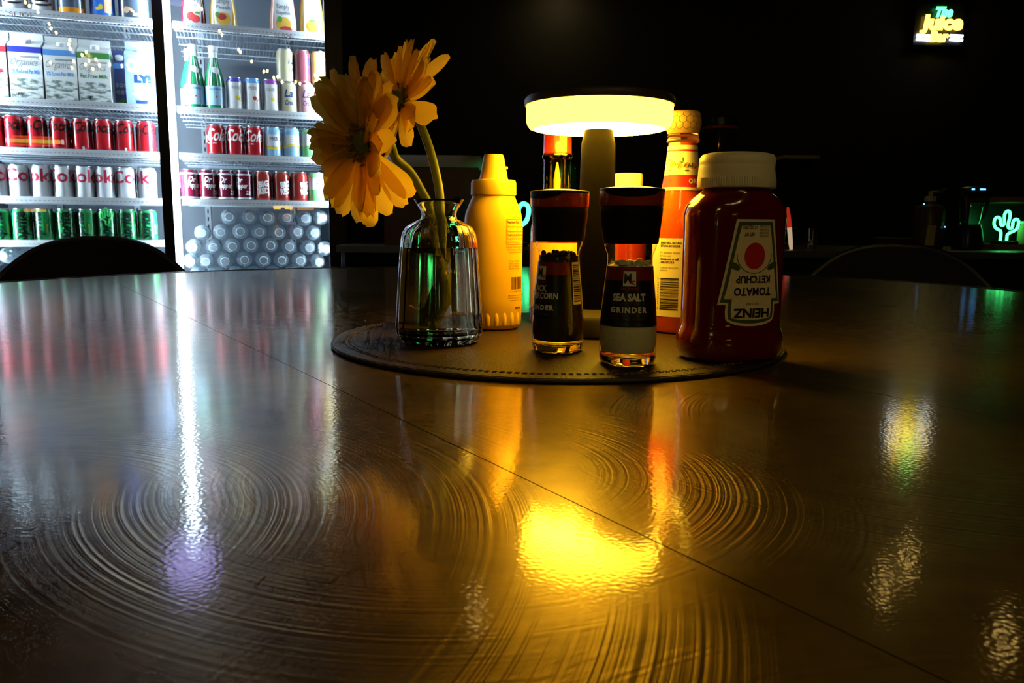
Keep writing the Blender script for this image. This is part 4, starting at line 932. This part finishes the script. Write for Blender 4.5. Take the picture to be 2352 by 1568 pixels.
# juice carafes
mat('juice_cranberry', (0.16, 0.006, 0.020), 0.1, coat=0.8); mat('juice_peach', (0.62, 0.38, 0.06), 0.1, coat=0.8); mat('juice_grapefruit', (0.72, 0.36, 0.26), 0.1, coat=0.8); mat('juice_orange', (0.85, 0.58, 0.06), 0.1, coat=0.8); mat('fruit_gold', (0.85, 0.50, 0.08), 0.5); mat('fruit_leaf', (0.10, 0.32, 0.06), 0.5); mat('fruit_red', (0.55, 0.05, 0.05), 0.5)
def carafe(px0, px1, yb, body, name2, fruits, label):
    dy = 0.02; u0, _ = cool(px0, yb, dy); u1, _ = cool(px1, yb, dy); a = (u1-u0)/2; p = cw((u0+u1)/2, dy+a, zA)
    S = [(0.0, a*0.90, a*0.90, 4), (0.004, a, a, 4), (0.05, a*0.97, a*0.97, 4), (0.13, a*0.80, a*0.80, 3.5), (0.19, a*0.55, a*0.55, 2.6), (0.22, a*0.42, a*0.42, 2), (0.245, a*0.40, a*0.40, 2)]
    root = tag(empty('juice_carafe', p, CA), label, 'bottle', 'juice carafes on the top shelf')
    oval_loft(S, 40).build('body', body, root)
    MB().lathe([(a*0.44, 0.244), (a*0.46, 0.245), (a*0.46, 0.268), (0.0, 0.27)], 24).build('cap', 'white_enamel', root)
    f1 = oval_surface(S, 0.0006); f2 = oval_surface(S, 0.0012); f3 = oval_surface(S, 0.0018)
    MB().add(*rows([(0.004, -a*0.60, a*0.60), (0.025, -a*0.61, a*0.61), (0.05, -a*0.62, a*0.62), (0.075, -a*0.63, a*0.63), (0.10, -a*0.64, a*0.64), (0.13, -a*0.64, a*0.64), (0.15, -a*0.60, a*0.60)], 14), f1).build('label', 'ink_white', root)
    m = MB(); m.add(*shift(txt('Simply', 0.026, bold=0.0003, w=a*0.95), 0, 0.092), f2); m.add(*shift(txt(name2, 0.018, bold=0.0003, w=a*1.0), 0, 0.072), f2); m.build('lettering', 'ink_grey', root, smooth=False)
    for nm, m_, x, y, rx, ry in fruits: MB().add(*disc(x*a, y, rx*a, ry, 18), f3 if nm != 'fruit_print' else f2).build(nm, m_, root, smooth=False)
carafe(416, 474, 52, 'juice_cranberry', 'Cranberry', [('fruit_print', 'fruit_red', -0.2, 0.036, 0.34, 0.016), ('berry_print', 'fruit_red', 0.15, 0.028, 0.36, 0.014), ('leaf_print', 'fruit_leaf', 0.3, 0.050, 0.22, 0.005)], 'dark cranberry juice carafe at the left end of the right top shelf')
carafe(481, 546, 57, 'juice_peach', 'Peach', [('fruit_print', 'fruit_gold', 0.0, 0.036, 0.50, 0.024), ('slice_print', 'fruit_red', -0.1, 0.044, 0.30, 0.012), ('leaf_print', 'fruit_leaf', -0.4, 0.050, 0.16, 0.010)], 'amber peach juice carafe on the right top shelf')
carafe(620, 684, 70, 'juice_grapefruit', 'Grapefruit', [('fruit_print', 'fruit_gold', 0.0, 0.036, 0.54, 0.026), ('slice_print', 'fruit_red', 0.15, 0.018, 0.42, 0.010), ('leaf_print', 'fruit_leaf', -0.25, 0.052, 0.16, 0.012)], 'pink grapefruit juice carafe on the right top shelf')
carafe(688, 748, 76, 'juice_orange', 'Orange', [('fruit_print', 'print_orange', 0.0, 0.036, 0.48, 0.024), ('leaf_print', 'fruit_leaf', 0.0, 0.056, 0.24, 0.007)], 'yellow orange juice carafe at the right end of the top shelf')

# green mineral water bottles
mat('green_glass', (0.02, 0.22, 0.09), 0.06, coat=0.8, sss=0.0); paint('label_sky', (0.36, 0.58, 0.74), 0.4, 0.2)
GB = [(0.031, 0.0), (0.035, 0.004), (0.036, 0.010), (0.036, 0.105), (0.0345, 0.120), (0.027, 0.150), (0.0205, 0.172), (0.0165, 0.186), (0.0150, 0.205), (0.0150, 0.222)]
def green_bottle(px, dy, label):
    u, _ = cool(px, 200, dy); root = tag(empty('mineral_water_bottle', cw(u, dy, zB), CA), label, 'bottle', 'green mineral water bottles')
    MB().lathe(GB, 36).build('body', 'green_glass', root)
    MB().lathe([(0.0150, 0.2205), (0.0172, 0.2210), (0.0175, 0.2380), (0.0165, 0.2405), (0.0, 0.2410)], 28).build('cap', 'white_enamel', root)
    MB().lathe([(0.0156, 0.198), (0.0162, 0.200), (0.0156, 0.219)], 28, False, False).build('neck_foil', 'can_silver', root)
    lb = MB().add(*grid(-0.075, 0.075, 0.022, 0.092, 30, 1), wrapper(GB, 0.0005)).build('label', 'label_sky', root)
    MB().add(*shift(txt('S.PELLEGRINO', 0.010, bold=0.0002, w=0.054), 0, 0.077), wrapper(GB, 0.0009)).build('lettering', 'ink_navy', lb, smooth=False)
    MB().add(*disc(0.006, 0.052, 0.004, 0.004, 5), wrapper(GB, 0.0009)).build('star_print', 'ink_red', lb, smooth=False)
    MB().add(*shift(disc(0, 0, 0.017, 0.012, 20), 0.006, 0.150, rot=-0.4), wrapper(GB, 0.0012, r_ref=0.03)).build('neck_medallion', 'can_silver', root)
    for sx in (-1, 1): MB().add([(sx*0.010-0.0015, 0.093, 0), (sx*0.010+0.0015, 0.093, 0), (sx*0.006+0.0012, 0.195, 0), (sx*0.006-0.0012, 0.195, 0)] , [(0,1,2,3)], wrapper(GB, 0.002, r_ref=0.03)).build('paper_strap', 'ink_white', root, smooth=False)
green_bottle(446, 0.055, 'green glass water bottle with a blue label, at the left end')
green_bottle(493, 0.055, 'green glass water bottle with a blue label, beside the indigo-top can')
green_bottle(437, 0.150, 'green water bottle half hidden behind the left front one')

# clear water bottles lying with their caps to the door
WB = [(0.026, 0.0), (0.0295, 0.004), (0.0305, 0.012), (0.0297, 0.03), (0.0305, 0.045), (0.0297, 0.06), (0.0305, 0.075), (0.0305, 0.115), (0.028, 0.135), (0.020, 0.160), (0.0145, 0.172), (0.0135, 0.180)]
tpl = MB().lathe(WB, 24, True, False).build('water_bottle', 'pet_plastic')
thin('cap_clear', (0.85, 0.92, 0.97), 1.0, 0.2, 0.10, 0.22, (0.80, 0.90, 0.98))
MB().lathe([(0.0136, 0.176), (0.0158, 0.177), (0.0160, 0.190), (0.0150, 0.1925)], 22, False, False).build('cap', 'white_enamel', tpl); MB().lathe([(0.0150, 0.1915), (0.0, 0.1915)], 22, False, False).build('cap_top', 'cap_clear', tpl)
spots = [[(526,496),(574,496),(615,498),(659,498),(702,500),(741,498)], [(463,533),(507,531),(552,530),(596,531),(641,532),(683,531),(723,533)], [(443,566),(490,566),(534,564),(577,562),(622,562),(665,565),(711,567),(750,570)], [(431,599),(473,599),(517,598),(562,595),(606,596),(648,596),(690,597),(733,600)], [(453,629),(497,629),(541,628),(584,628),(628,628),(671,628),(714,629)]]
first = True
rn = ['top row', 'second row', 'third row', 'fourth row', 'lowest row']
for r_, L_ in enumerate(spots):
    for k, (px, py) in enumerate(L_):
        o = tpl if first else clone(tpl); first = False
        u, z = cool(px, py+2, 0.03 + 0.010*(k % 2)); u = min(max(u, 0.075), 0.592); o.location = cw(u, 0.222 + 0.010*(k % 2), z); o.rotation_euler = (PI/2, rnd.uniform(-PI, PI), CA)
        tag(o, f'lying clear water bottle, {ordn(k)} from the left in the {rn[r_]}', 'bottle', 'clear water bottles lying in a pile')
for k, (px, py) in enumerate(((6, 588), (-42, 600), (54, 604))):
    o = clone(tpl); u, z = cool(px, py, 0.03); o.location = cw(u, 0.222, z); o.rotation_euler = (PI/2, 0.4*k, CA)
    tag(o, ['clear water bottle lying under the green cans, upper one left of the chair', 'clear water bottle at the photo edge under the green cans', 'clear water bottle lying low, mostly hidden by the chair back'][k], 'bottle', 'clear water bottles under the green cans')

# ------------------------------------------------------------------ chairs
def chair(px, ytop, Y, label, face, tilt=0.0, half=0.262):
    top = at(px, ytop, Y); H_ = top.z
    root = tag(empty('shell_chair', (top.x, top.y, 0), face), label, 'chair', 'black shell chairs around the table')
    # back shell: seen from inside, curved, rounded top edge
    nu, nv = 36, 14; S0, S1 = [], []
    zb = 0.46
    v = []; f = []
    th = 0.016
    for side in (0, 1):
        for i in range(nu+1):
            q = -1 + 2*i/nu; q = math.copysign(abs(q)**0.85, q)
            zt = H_ - 0.150*abs(q)**2.7
            for j in range(nv+1):
                t = j/nv; zz = zb + (zt - zb)*t
                x = q*half*(0.84 + 0.16*math.sin(min(1, t*1.15)*PI/2)); y = 0.11*(1-math.cos(q*1.15)) * -1.0 + 0.03*(1-t)*-1 + 0.02*t*t
                v.append((x, y + (th if side else 0), zz))
    n1 = (nu+1)*(nv+1)
    for side in (0, 1):
        for i in range(nu):
            for j in range(nv):
                a = side*n1 + i*(nv+1)+j; q = (a, a+nv+1, a+nv+2, a+1); f.append(q if side == 0 else q[::-1])
    def edge(ids):
        for a, b in zip(ids, ids[1:]): f.append((a, b, b+n1, a+n1))
    topi = [i*(nv+1)+nv for i in range(nu+1)]; edge(topi[::-1]); edge([i*(nv+1) for i in range(nu+1)])
    edge([j for j in range(nv+1)]); edge([nu*(nv+1)+j for j in range(nv, -1, -1)])
    MB().add(v, f).build('backrest', 'black_plastic', root, angle=60)
    MB().tube([tuple(Vector(v[i]) + Vector((0, th/2, 0))) for i in topi], 0.0085, 8).build('rim', 'black_satin', root)
    MB().rings([oval_ring(0.23, 0.22, z, 32, 3.2) for z in (0.43, 0.445, 0.46)]).build('seat', 'black_plastic', root, loc=(0, -0.20, 0))
    for sx in (-1, 1):
        for sy in (-1, 1): MB().tube([(sx*0.17, -0.20+sy*0.16, 0.43), (sx*0.22, -0.20+sy*0.21, 0.0)], [0.014, 0.010], 10).build('leg', 'black_metal', root)
chair(218, 549, 2.16, 'black shell chair in front of the drinks cooler, left', math.radians(18))
chair(2060, 566, 2.13, 'black shell chair at the right, below the neon cactus', math.radians(-22), half=0.255)
chair(1095, 556, 2.25, 'black shell chair across the table, mostly hidden behind the vase', 0.0, half=0.25)

# ------------------------------------------------------------------ neon signs
def neon_cactus(name, base, h, m_, label, yaw=0.0, power=None):
    root = tag(empty(name, base, yaw), label, 'neon sign', 'neon cactus signs')
    k = h/78.0
    P = [(-5, 0), (-5, 18), (-8, 26), (-19, 32), (-25, 42), (-25, 52), (-22, 59), (-16, 61), (-11, 57), (-9, 50), (-8, 43), (-3, 39), (1, 43), (1, 52), (0, 66), (3, 74), (8, 77), (13, 74), (15, 66), (13, 50), (12, 38), (16, 32), (21, 32), (24, 38), (24, 48), (28, 55), (33, 56), (38, 52), (39, 44), (37, 34), (32, 27), (20, 21), (13, 16), (12, 10), (12, 0)]
    pts = [((x-6)*k, 0, y*k + 0.006) for x, y in P]
    sm = []
    for i in range(len(pts)-1):
        p0 = Vector(pts[max(i-1, 0)]); p1 = Vector(pts[i]); p2 = Vector(pts[i+1]); p3 = Vector(pts[min(i+2, len(pts)-1)])
        for q in range(4):
            t = q/4; sm.append(0.5*((2*p1) + (p2-p0)*t + (2*p0-5*p1+4*p2-p3)*t*t + (3*p1-p0-3*p2+p3)*t**3))
    sm.append(Vector(pts[-1]))
    MB().tube(sm, 3.4*k, 10).build('neon_tube', m_, root)
    MB().lathe([(30*k, -0.012), (32*k, -0.010), (32*k, 0.002), (29*k, 0.006), (0.0, 0.006)], 32).build('base', 'black_plastic', root)
    return root
mat('board_wood', (0.30, 0.15, 0.05), 0.45, var=0.2, vscale=15); mat('paper_tag', (0.62, 0.48, 0.20), 0.6, var=0.1, vscale=60); mat('counter_stone', (0.10, 0.09, 0.08), 0.35, var=0.2, vscale=20)
mat('dark_appliance', (0.02, 0.02, 0.022), 0.3); mat('pale_lid', (0.42, 0.38, 0.30), 0.55, var=0.08); mat('stick_red', (0.70, 0.04, 0.02), 0.4, emis=(1.0, 0.05, 0.02), power=0.35); mat('stick_white', (0.82, 0.66, 0.45), 0.4, emis=(1.0, 0.72, 0.45), power=0.45); mat('dark_red_panel', (0.06, 0.012, 0.008), 0.35); mat('lime_paint', (0.12, 0.50, 0.10), 0.4); mat('brown_bowl', (0.09, 0.045, 0.02), 0.35)  # emission is put into the stick colours so the stick looks lit
thin('tumbler_glass', (0.92, 0.93, 0.93), 1.6, 0.02, 0.10)

# back counter along the far right with its clutter
BY = 4.0
zc = at(1900, 571, BY).z
bc = tag(empty('back_counter', (1.75, BY+0.32, 0)), 'dark service counter along the back at the right', 'counter')
MB().box(-1.15, 2.3, -0.68, 0.34, zc-0.03, zc).build('worktop', 'counter_stone', bc, smooth=False)
MB().box(-1.12, 2.28, -0.64, 0.33, 0.0, zc-0.03).build('front_panel', 'dark_appliance', bc, smooth=False)
def base_at(px, Y, z): 
    d = ray(px, 560); p = d*(Y/d.y); return Vector((p.x, Y, z))
# open wooden shelf box around the cactus
cxp = base_at(2287, 4.15, zc); wb = tag(empty('shelf_box', cxp), 'open wooden shelf box lit green, holding the neon cactus at the right edge', 'shelf')
for nm, a in (('bottom_board', (-0.085, 0.42, -0.14, 0.14, 0.0, 0.028)), ('top_board', (-0.085, 0.42, -0.14, 0.14, 0.236, 0.262))): MB().box(*a).build(nm, 'board_wood', wb, smooth=False)
MB().box(-0.080, 0.415, 0.125, 0.138, 0.028, 0.236).build('back_board', 'dark_appliance', wb, smooth=False)
MB().box(0.395, 0.42, -0.14, 0.125, 0.028, 0.236).build('side_board', 'board_wood', wb, smooth=False)
neon_cactus('neon_cactus_sign', (cxp.x, cxp.y-0.07, zc+0.028+0.012), 0.150, 'neon_green', 'glowing green neon cactus in the wooden shelf box at the right edge')
MB2 = tag(MB().lathe([(0.026, 0.0), (0.030, 0.004), (0.030, 0.07), (0.026, 0.085), (0.020, 0.098), (0.020, 0.105)], 24).build('jar', 'paper_tag', loc=(cxp.x+0.110, cxp.y-0.05, zc+0.028)), 'small pale jar right of the neon cactus in the shelf box', 'jar')
MB().lathe([(0.021, 0.104), (0.023, 0.105), (0.023, 0.116), (0.0, 0.117)], 20).build('lid', 'white_enamel', MB2)
# blender with blue lamps
b1 = base_at(2222, 4.05, zc); bl = tag(empty('blender', b1), 'dark blender with blue indicator lights on top, left of the cactus', 'blender')
MB().rings([oval_ring(a, b, z, 28, 3) for z, a, b in ((0.0, 0.062, 0.07), (0.02, 0.066, 0.074), (0.10, 0.052, 0.06), (0.125, 0.046, 0.05))]).build('motor_base', 'dark_appliance', bl)
MB().rings([oval_ring(a, b, z, 28, 2.6) for z, a, b in ((0.125, 0.040, 0.040), (0.16, 0.046, 0.046), (0.29, 0.058, 0.058))], True, False).build('jug', 'tumbler_glass', bl)
MB().lathe([(0.054, 0.288), (0.060, 0.290), (0.060, 0.304), (0.03, 0.312), (0.0, 0.312)], 28).build('lid', 'dark_appliance', bl)
MB().tube([(0.058, 0, 0.27), (0.082, 0, 0.25), (0.078, 0, 0.18), (0.052, 0, 0.15)], 0.009, 8).build('handle', 'dark_appliance', bl)
for x in (-0.030, 0.010, 0.024): MB().box(x-0.006, x+0.006, -0.064, -0.058, 0.293, 0.300).build('indicator_light', 'led_blue', bl, smooth=False)
# pump dispenser with a paper tag
d1 = base_at(2128, 4.1, zc); dp = tag(empty('pump_dispenser', d1), 'dark pump dispenser with a pale paper tag, on the back counter', 'dispenser')
MB().lathe([(0.070, 0.0), (0.076, 0.004), (0.076, 0.19), (0.066, 0.215), (0.030, 0.232), (0.024, 0.24)], 32).build('body', 'brown_bowl', dp)
MB().lathe([(0.026, 0.238), (0.028, 0.24), (0.028, 0.262), (0.010, 0.266), (0.010, 0.29), (0.0, 0.291)], 20).build('pump', 'paper_tag', dp)
MB().tube([(0.0, 0, 0.285), (0.045, -0.01, 0.286), (0.065, -0.01, 0.305)], 0.007, 8).build('spout', 'steel', dp)
MB().add(*rows([(0.020, -0.044, -0.004), (0.120, -0.036, 0.004)], 6), wrapper([(0.076, 0.0), (0.076, 0.19)], 0.001)).build('paper_tag', 'paper_tag', dp, smooth=False)
for x, z in ((-0.052, 0.225), (0.050, 0.112)): MB().lathe([(0.0, -0.004), (0.004, 0.0), (0.0, 0.004)], 10).build('indicator_light', 'led_blue', dp, loc=(x, -0.068 if z < 0.2 else -0.045, z))
# bowl, rack with striped stick, small glass
bw = base_at(2048, 4.0, zc); m = MB().lathe([(0.055, 0.0), (0.060, 0.003), (0.085, 0.050), (0.088, 0.056), (0.082, 0.055), (0.055, 0.008), (0.0, 0.007)], 36)
tag(m.build('bowl', 'brown_bowl', loc=bw), 'low dark brown bowl on the back counter', 'bowl')
r1 = base_at(1815, 3.9, zc); rk = tag(empty('wire_rack', r1), 'low wire rack on the back counter right of the ketchup', 'rack')
for z in (0.028, 0.102): MB().tube([(-0.10, 0, z), (0.028 if z > 0.05 else 0.09, 0, z)], 0.004, 8).build('rail', 'steel', rk)
for x in (-0.09, -0.045, 0.0, 0.085): MB().tube([(x, 0.0, 0.0), (x, 0.0, 0.102 if x < 0.05 else 0.028)], 0.003, 6).build('upright', 'steel', rk)
s1 = base_at(1818, 3.84, zc); sk = tag(empty('emissive_stick', s1, rot=(0, math.radians(-8), 0)), 'slim stick with an added glow, red above and white below, in the wire rack', 'lamp')  # striped stick, no lamp of its own: the glow is added
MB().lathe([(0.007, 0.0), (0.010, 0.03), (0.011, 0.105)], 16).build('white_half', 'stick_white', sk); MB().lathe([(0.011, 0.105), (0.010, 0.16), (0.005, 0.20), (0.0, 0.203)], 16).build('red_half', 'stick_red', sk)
g1 = base_at(1862, 3.95, zc); gg = tag(MB().lathe([(0.024, 0.0), (0.028, 0.003), (0.034, 0.10), (0.032, 0.10), (0.026, 0.008), (0.0, 0.007)], 28).build('tumbler', 'tumbler_glass', loc=g1), 'small clear tumbler right of the wire rack', 'glass')
# tall dispenser behind the wooden capped sauce
t1 = base_at(1642, 3.75, zc); td = tag(empty('drink_dispenser', t1), 'tall clear cylinder with a dark lid behind the hot sauce cap', 'dispenser')
MB().lathe([(0.080, 0.0), (0.084, 0.004), (0.084, 0.10), (0.078, 0.12)], 40).build('stand', 'dark_appliance', td)
hz = at(1642, 292, 3.75).z - zc; ht = at(1642, 268, 3.75).z - zc
MB().lathe([(0.076, 0.12), (0.078, 0.13), (0.078, hz)], 40, False, False).build('cylinder', 'tumbler_glass', td)
MB().lathe([(0.0785, hz-0.012), (0.0800, hz-0.010), (0.0800, hz), (0.0785, hz+0.001)], 40, False, False).build('red_seal', 'print_red', td)
MB().lathe([(0.078, hz), (0.086, hz+0.002), (0.086, ht-0.012), (0.07, ht-0.002), (0.0, ht)], 40).build('lid', 'dark_appliance', td)
# wall shelf right of the dispenser
w1 = at(1838, 361, 5.95); ws = tag(empty('wall_shelf', (w1.x, 6.05, w1.z)), 'narrow dark shelf high on the back wall', 'shelf')
MB().box(-0.13, 0.13, -0.13, 0.15, -0.012, 0.012).build('board', 'pale_lid', ws, smooth=False)
for x in (-0.09, 0.09): MB().box(x-0.008, x+0.008, -0.10, 0.15, -0.07, -0.012).build('bracket', 'black_metal', ws, smooth=False)

# middle console: machine with pale lid, second neon cactus, green bottle
CY_ = 2.95
zk = at(1200, 566, CY_).z
cn = tag(empty('console_table', (base_at(1120, CY_, 0).x, CY_+0.18, 0)), 'narrow dark console behind the table, lit green by the neon', 'console')
MB().box(-0.55, 0.50, -0.22, 0.22, zk-0.025, zk).build('top', 'counter_stone', cn, smooth=False)
for sx in (-0.52, 0.47):
    for sy in (-0.19, 0.19): MB().tube([(sx, sy, 0), (sx, sy, zk-0.025)], 0.018, 8).build('leg', 'black_metal', cn)
neon_cactus('neon_cactus_sign', tuple(base_at(1163, CY_-0.02, zk+0.012)), at(1178, 436, CY_-0.02).z - zk - 0.014, 'neon_teal', 'teal green neon cactus half hidden behind the mustard bottle')
mc = base_at(1010, CY_+0.15, zk); mz = at(1010, 384, CY_).z - zk; mr = tag(empty('counter_machine', mc), 'dark counter machine with a pale rounded lid behind the flower stems', 'machine')
MB().box(-0.19, 0.155, -0.15, 0.15, 0.0, mz).build('housing', 'dark_red_panel', mr, smooth=False)
MB().rings([[(x*s_ - 0.015, y*s2, z) for x, y, _ in oval_ring(0.185, 0.165, 0, 40, 7)] for s_, s2, z in ((0.985, 0.98, mz), (1, 1, mz+0.010), (1, 1, mz+0.030), (0.97, 0.97, mz+0.042))]).build('lid', 'pale_lid', mr)
dz = at(1050, 478, CY_-0.01).z - zk; dxp = base_at(1050, CY_-0.01, 0).x - mc.x
MB().tube([(dxp + 0.026*math.cos(2*PI*k/28), -0.156, dz + 0.036*math.sin(2*PI*k/28)) for k in range(28)], 0.007, 8, True).build('dial_ring', 'dark_appliance', mr)
gb = base_at(1300, CY_+0.02, zk); gbt = at(1300, 372, CY_).z - zk
m = MB().lathe([(0.030, 0.0), (0.035, 0.005), (0.035, gbt*0.9), (0.030, gbt*0.96), (0.018, gbt)], 28)
jb = tag(m.build('tall_bottle', 'green_glass', loc=gb), 'dark green bottle behind the red-sleeved sauce bottle, rimmed with neon light', 'bottle'); MB().lathe([(0.019, gbt-0.001), (0.021, gbt), (0.021, gbt+0.02), (0.0, gbt+0.021)], 20).build('cap', 'black_plastic', jb)

# neon wall sign
NYs = 6.10
nc = at(2163, 53, NYs); ns = tag(empty('neon_wall_sign', (nc.x, NYs, nc.z)), 'neon wall sign in yellow script over two white bars, upper right', 'neon sign')
kx = NYs/FPX*1.02
def neon_text(nm, s, size, w_, x, z, m_, shear=0.0, th=0.006):
    MB().add(*shift(txt(s, size, shear=shear, w=w_, outline=th), x, z), lambda a, b, c: (a, c, b)).build(nm, m_, ns)
neon_text('green_word', 'The', 26*kx, 38*kx, 4*kx, 14*kx, 'neon_green', 0.3, 0.0075)
neon_text('yellow_word', 'Juice', 40*kx, 92*kx, 0, -12*kx, 'neon_yellow', 0.12, 0.0085)
neon_text('lower_word', 'Bar', 28*kx, 42*kx, -2*kx, -37*kx, 'neon_yellow', 0.12, 0.0075)
for z in (-25, -33):
    for x0, x1 in ((-50, -22), (22, 49)): MB().tube([(x0*kx, 0.01, z*kx), (x1*kx, 0.01, (z-1)*kx)], 3.1*kx, 8).build('white_bar', 'neon_white', ns)
MB().box(-54*kx, 54*kx, 0.03, 0.045, -44*kx, 42*kx).build('back_plate', 'black_satin', ns, smooth=False)

# ------------------------------------------------------------------ lamps above, seen as reflections in the table top
def table_mirror(px, py, z):
    p = tab(px, py); d = ray(px, py).normalized(); d.z = -d.z; return p + d*((z - T)/d.z)
ZL = 2.86
for k, (px, py, m_, r_, lab_) in enumerate(((2085, 1285, 'bulb_warm', 0.030, 'warm ceiling spot over the right, one of a close pair'), (2030, 1345, 'bulb_warm', 0.028, 'warm ceiling spot over the right, the other of the pair'), (2305, 1470, 'bulb_warm', 0.030, 'warm ceiling spot nearest the right wall'), (1095, 1400, 'bulb_warm', 0.024, 'warm ceiling spot over the middle of the table'))):
    p = table_mirror(px, py, ZL)
    o = tag(MB().lathe([(r_*1.25, 0.0), (r_*1.3, 0.004), (r_*1.3, 2.95-ZL-0.004), (r_*1.2, 2.95-ZL)], 28).build('ceiling_spot', 'black_satin', loc=(p.x, p.y, ZL)), lab_, 'lamp', 'ceiling spots')
    MB().lathe([(r_, -0.002), (r_*0.7, -0.006), (0.0, -0.008)], 24, False, False).build('lens', m_, o)
pv = table_mirror(440, 1290, 1.80)  # globe added out of view to give the violet reflection in the table
pl_ = tag(empty('added_violet_globe', tuple(pv)), 'unseen violet globe added for the violet reflection in the table top', 'lamp')
MB().lathe([(0.0, -0.085), (0.045, -0.072), (0.078, -0.03), (0.085, 0.0), (0.078, 0.03), (0.045, 0.072), (0.018, 0.084)], 28).build('globe', 'bulb_violet', pl_)
MB().lathe([(0.02, 0.080), (0.026, 0.084), (0.024, 0.12), (0.006, 0.13)], 16).build('socket', 'black_metal', pl_)
MB().tube([(0, 0, 0.125), (0, 0, 2.95-pv.z)], 0.004, 6).build('cord', 'black_plastic', pl_)
wp_ = at(1290, -40, 6.0); o = tag(MB().lathe([(0.05, 0.0), (0.055, 0.004), (0.055, 0.12), (0.04, 0.125)], 24).build('wall_lamp', 'black_satin', loc=(wp_.x, 5.95, wp_.z+0.04)), 'small dim lamp high on the back wall, above the table lamp', 'lamp')
MB().lathe([(0.045, -0.002), (0.0, -0.004)], 20, False, False).build('lens', glow('bulb_dim', (1.0, 0.72, 0.30), 50.0), o); MB().box(-0.01, 0.01, 0.0, 0.25, 0.05, 0.07).build('bracket', 'black_metal', o, smooth=False)

# ------------------------------------------------------------------ things behind the camera that mirror in the cooler glass
def glass_mirror(px, py, dist):
    d = ray(px, py); c = Vector((0, 0, EYE)); p = c + d*(dist/d.y); k = (p - CO).dot(CN) + 0.046; return p - CN*(2*k)
fl = empty('string_light', (0, 0, 0)); tag(fl, 'string of small warm fairy bulbs mirrored in the cooler doors', 'string light')
dots = [(58, 5), (67, 13), (87, 28), (113, 55), (117, 65), (129, 75), (160, 92), (158, 102), (161, 112), (198, 120), (188, 126), (93, 132), (46, 124), (169, 141), (116, 143), (204, 139), (220, 136), (196, 148), (228, 150), (165, 155), (213, 158), (252, 148), (280, 151), (456, 14), (463, 20), (504, 71), (510, 79), (548, 114), (552, 119), (578, 141), (606, 164), (614, 163), (629, 178), (638, 176), (648, 188), (671, 195), (679, 188), (689, 192), (705, 188), (711, 193), (724, 173), (729, 186), (740, 175), (739, 148), (746, 139), (722, 205)]
gp_ = []
mb_bulb = MB().lathe([(0.0, -0.018), (0.008, -0.010), (0.011, 0.0), (0.008, 0.011), (0.0, 0.016)], 12); first_b = None
glow('fairy', (1.0, 0.72, 0.24), 70.0)
for px, py in dots:
    p = glass_mirror(px, py, 7.3); gp_.append(p)
    if first_b is None: first_b = mb_bulb.build('bulb', 'fairy', fl, loc=p)
    else:
        o = first_b.copy(); o.location = p; o.parent = fl; col.objects.link(o)
gp_.sort(key=lambda q: q.x)
MB().tube([q + Vector((0, 0, 0.016)) for q in gp_], 0.002, 4).build('cable', 'black_plastic', fl)
# neon strip and cactus behind the camera
pm = glass_mirror(80, 324, 7.3); pe = glass_mirror(140, 326, 7.3); ax = (pe - pm)
nb = tag(empty('neon_strip_sign', pm), 'red and yellow neon strip sign mirrored in the red cans', 'neon sign')
MB().tube([-ax*0.95, ax*0.95], 0.018, 8).build('yellow_tube', 'neon_yellow', nb); MB().tube([-ax*0.9 + Vector((0, 0, 0.034)), ax*0.7 + Vector((0, 0, 0.034))], 0.010, 8).build('red_tube', 'neon_red', nb); MB().tube([-ax*0.9 - Vector((0, 0, 0.034)), ax*0.7 - Vector((0, 0, 0.034))], 0.010, 8).build('red_tube', 'neon_red', nb)
for s_ in (-1.08, 1.06): MB().tube([ax*s_ - Vector((0, 0, 0.02)), ax*s_ + Vector((0, 0, 0.02))], 0.012, 8).build('end_tube', 'neon_white', nb)
pc_ = glass_mirror(246, 517, 7.3); neon_cactus('neon_cactus_sign', tuple(pc_), 0.15, 'neon_green', 'green neon cactus mirrored in the green soda cans', yaw=PI + 2*CA)
for k, (px, py, w_, lab_) in enumerate(((693, 479, 27, 'orange light bar mirrored in the water bottles'), (80, 483, 24, 'orange light bar mirrored in the green cans'))):
    pm = glass_mirror(px, py, 7.3); pe = glass_mirror(px+w_, py, 7.3)
    o = tag(empty('light_bar', pm), lab_, 'lamp', 'orange light bars'); a_ = pe - pm
    MB().tube([-a_, a_], 0.014, 8).build('tube', 'neon_orange', o); MB().tube([-a_*1.05 + Vector((0, 0, 0.03)), a_*1.05 + Vector((0, 0, 0.03))], 0.008, 6).build('holder', 'black_metal', o)
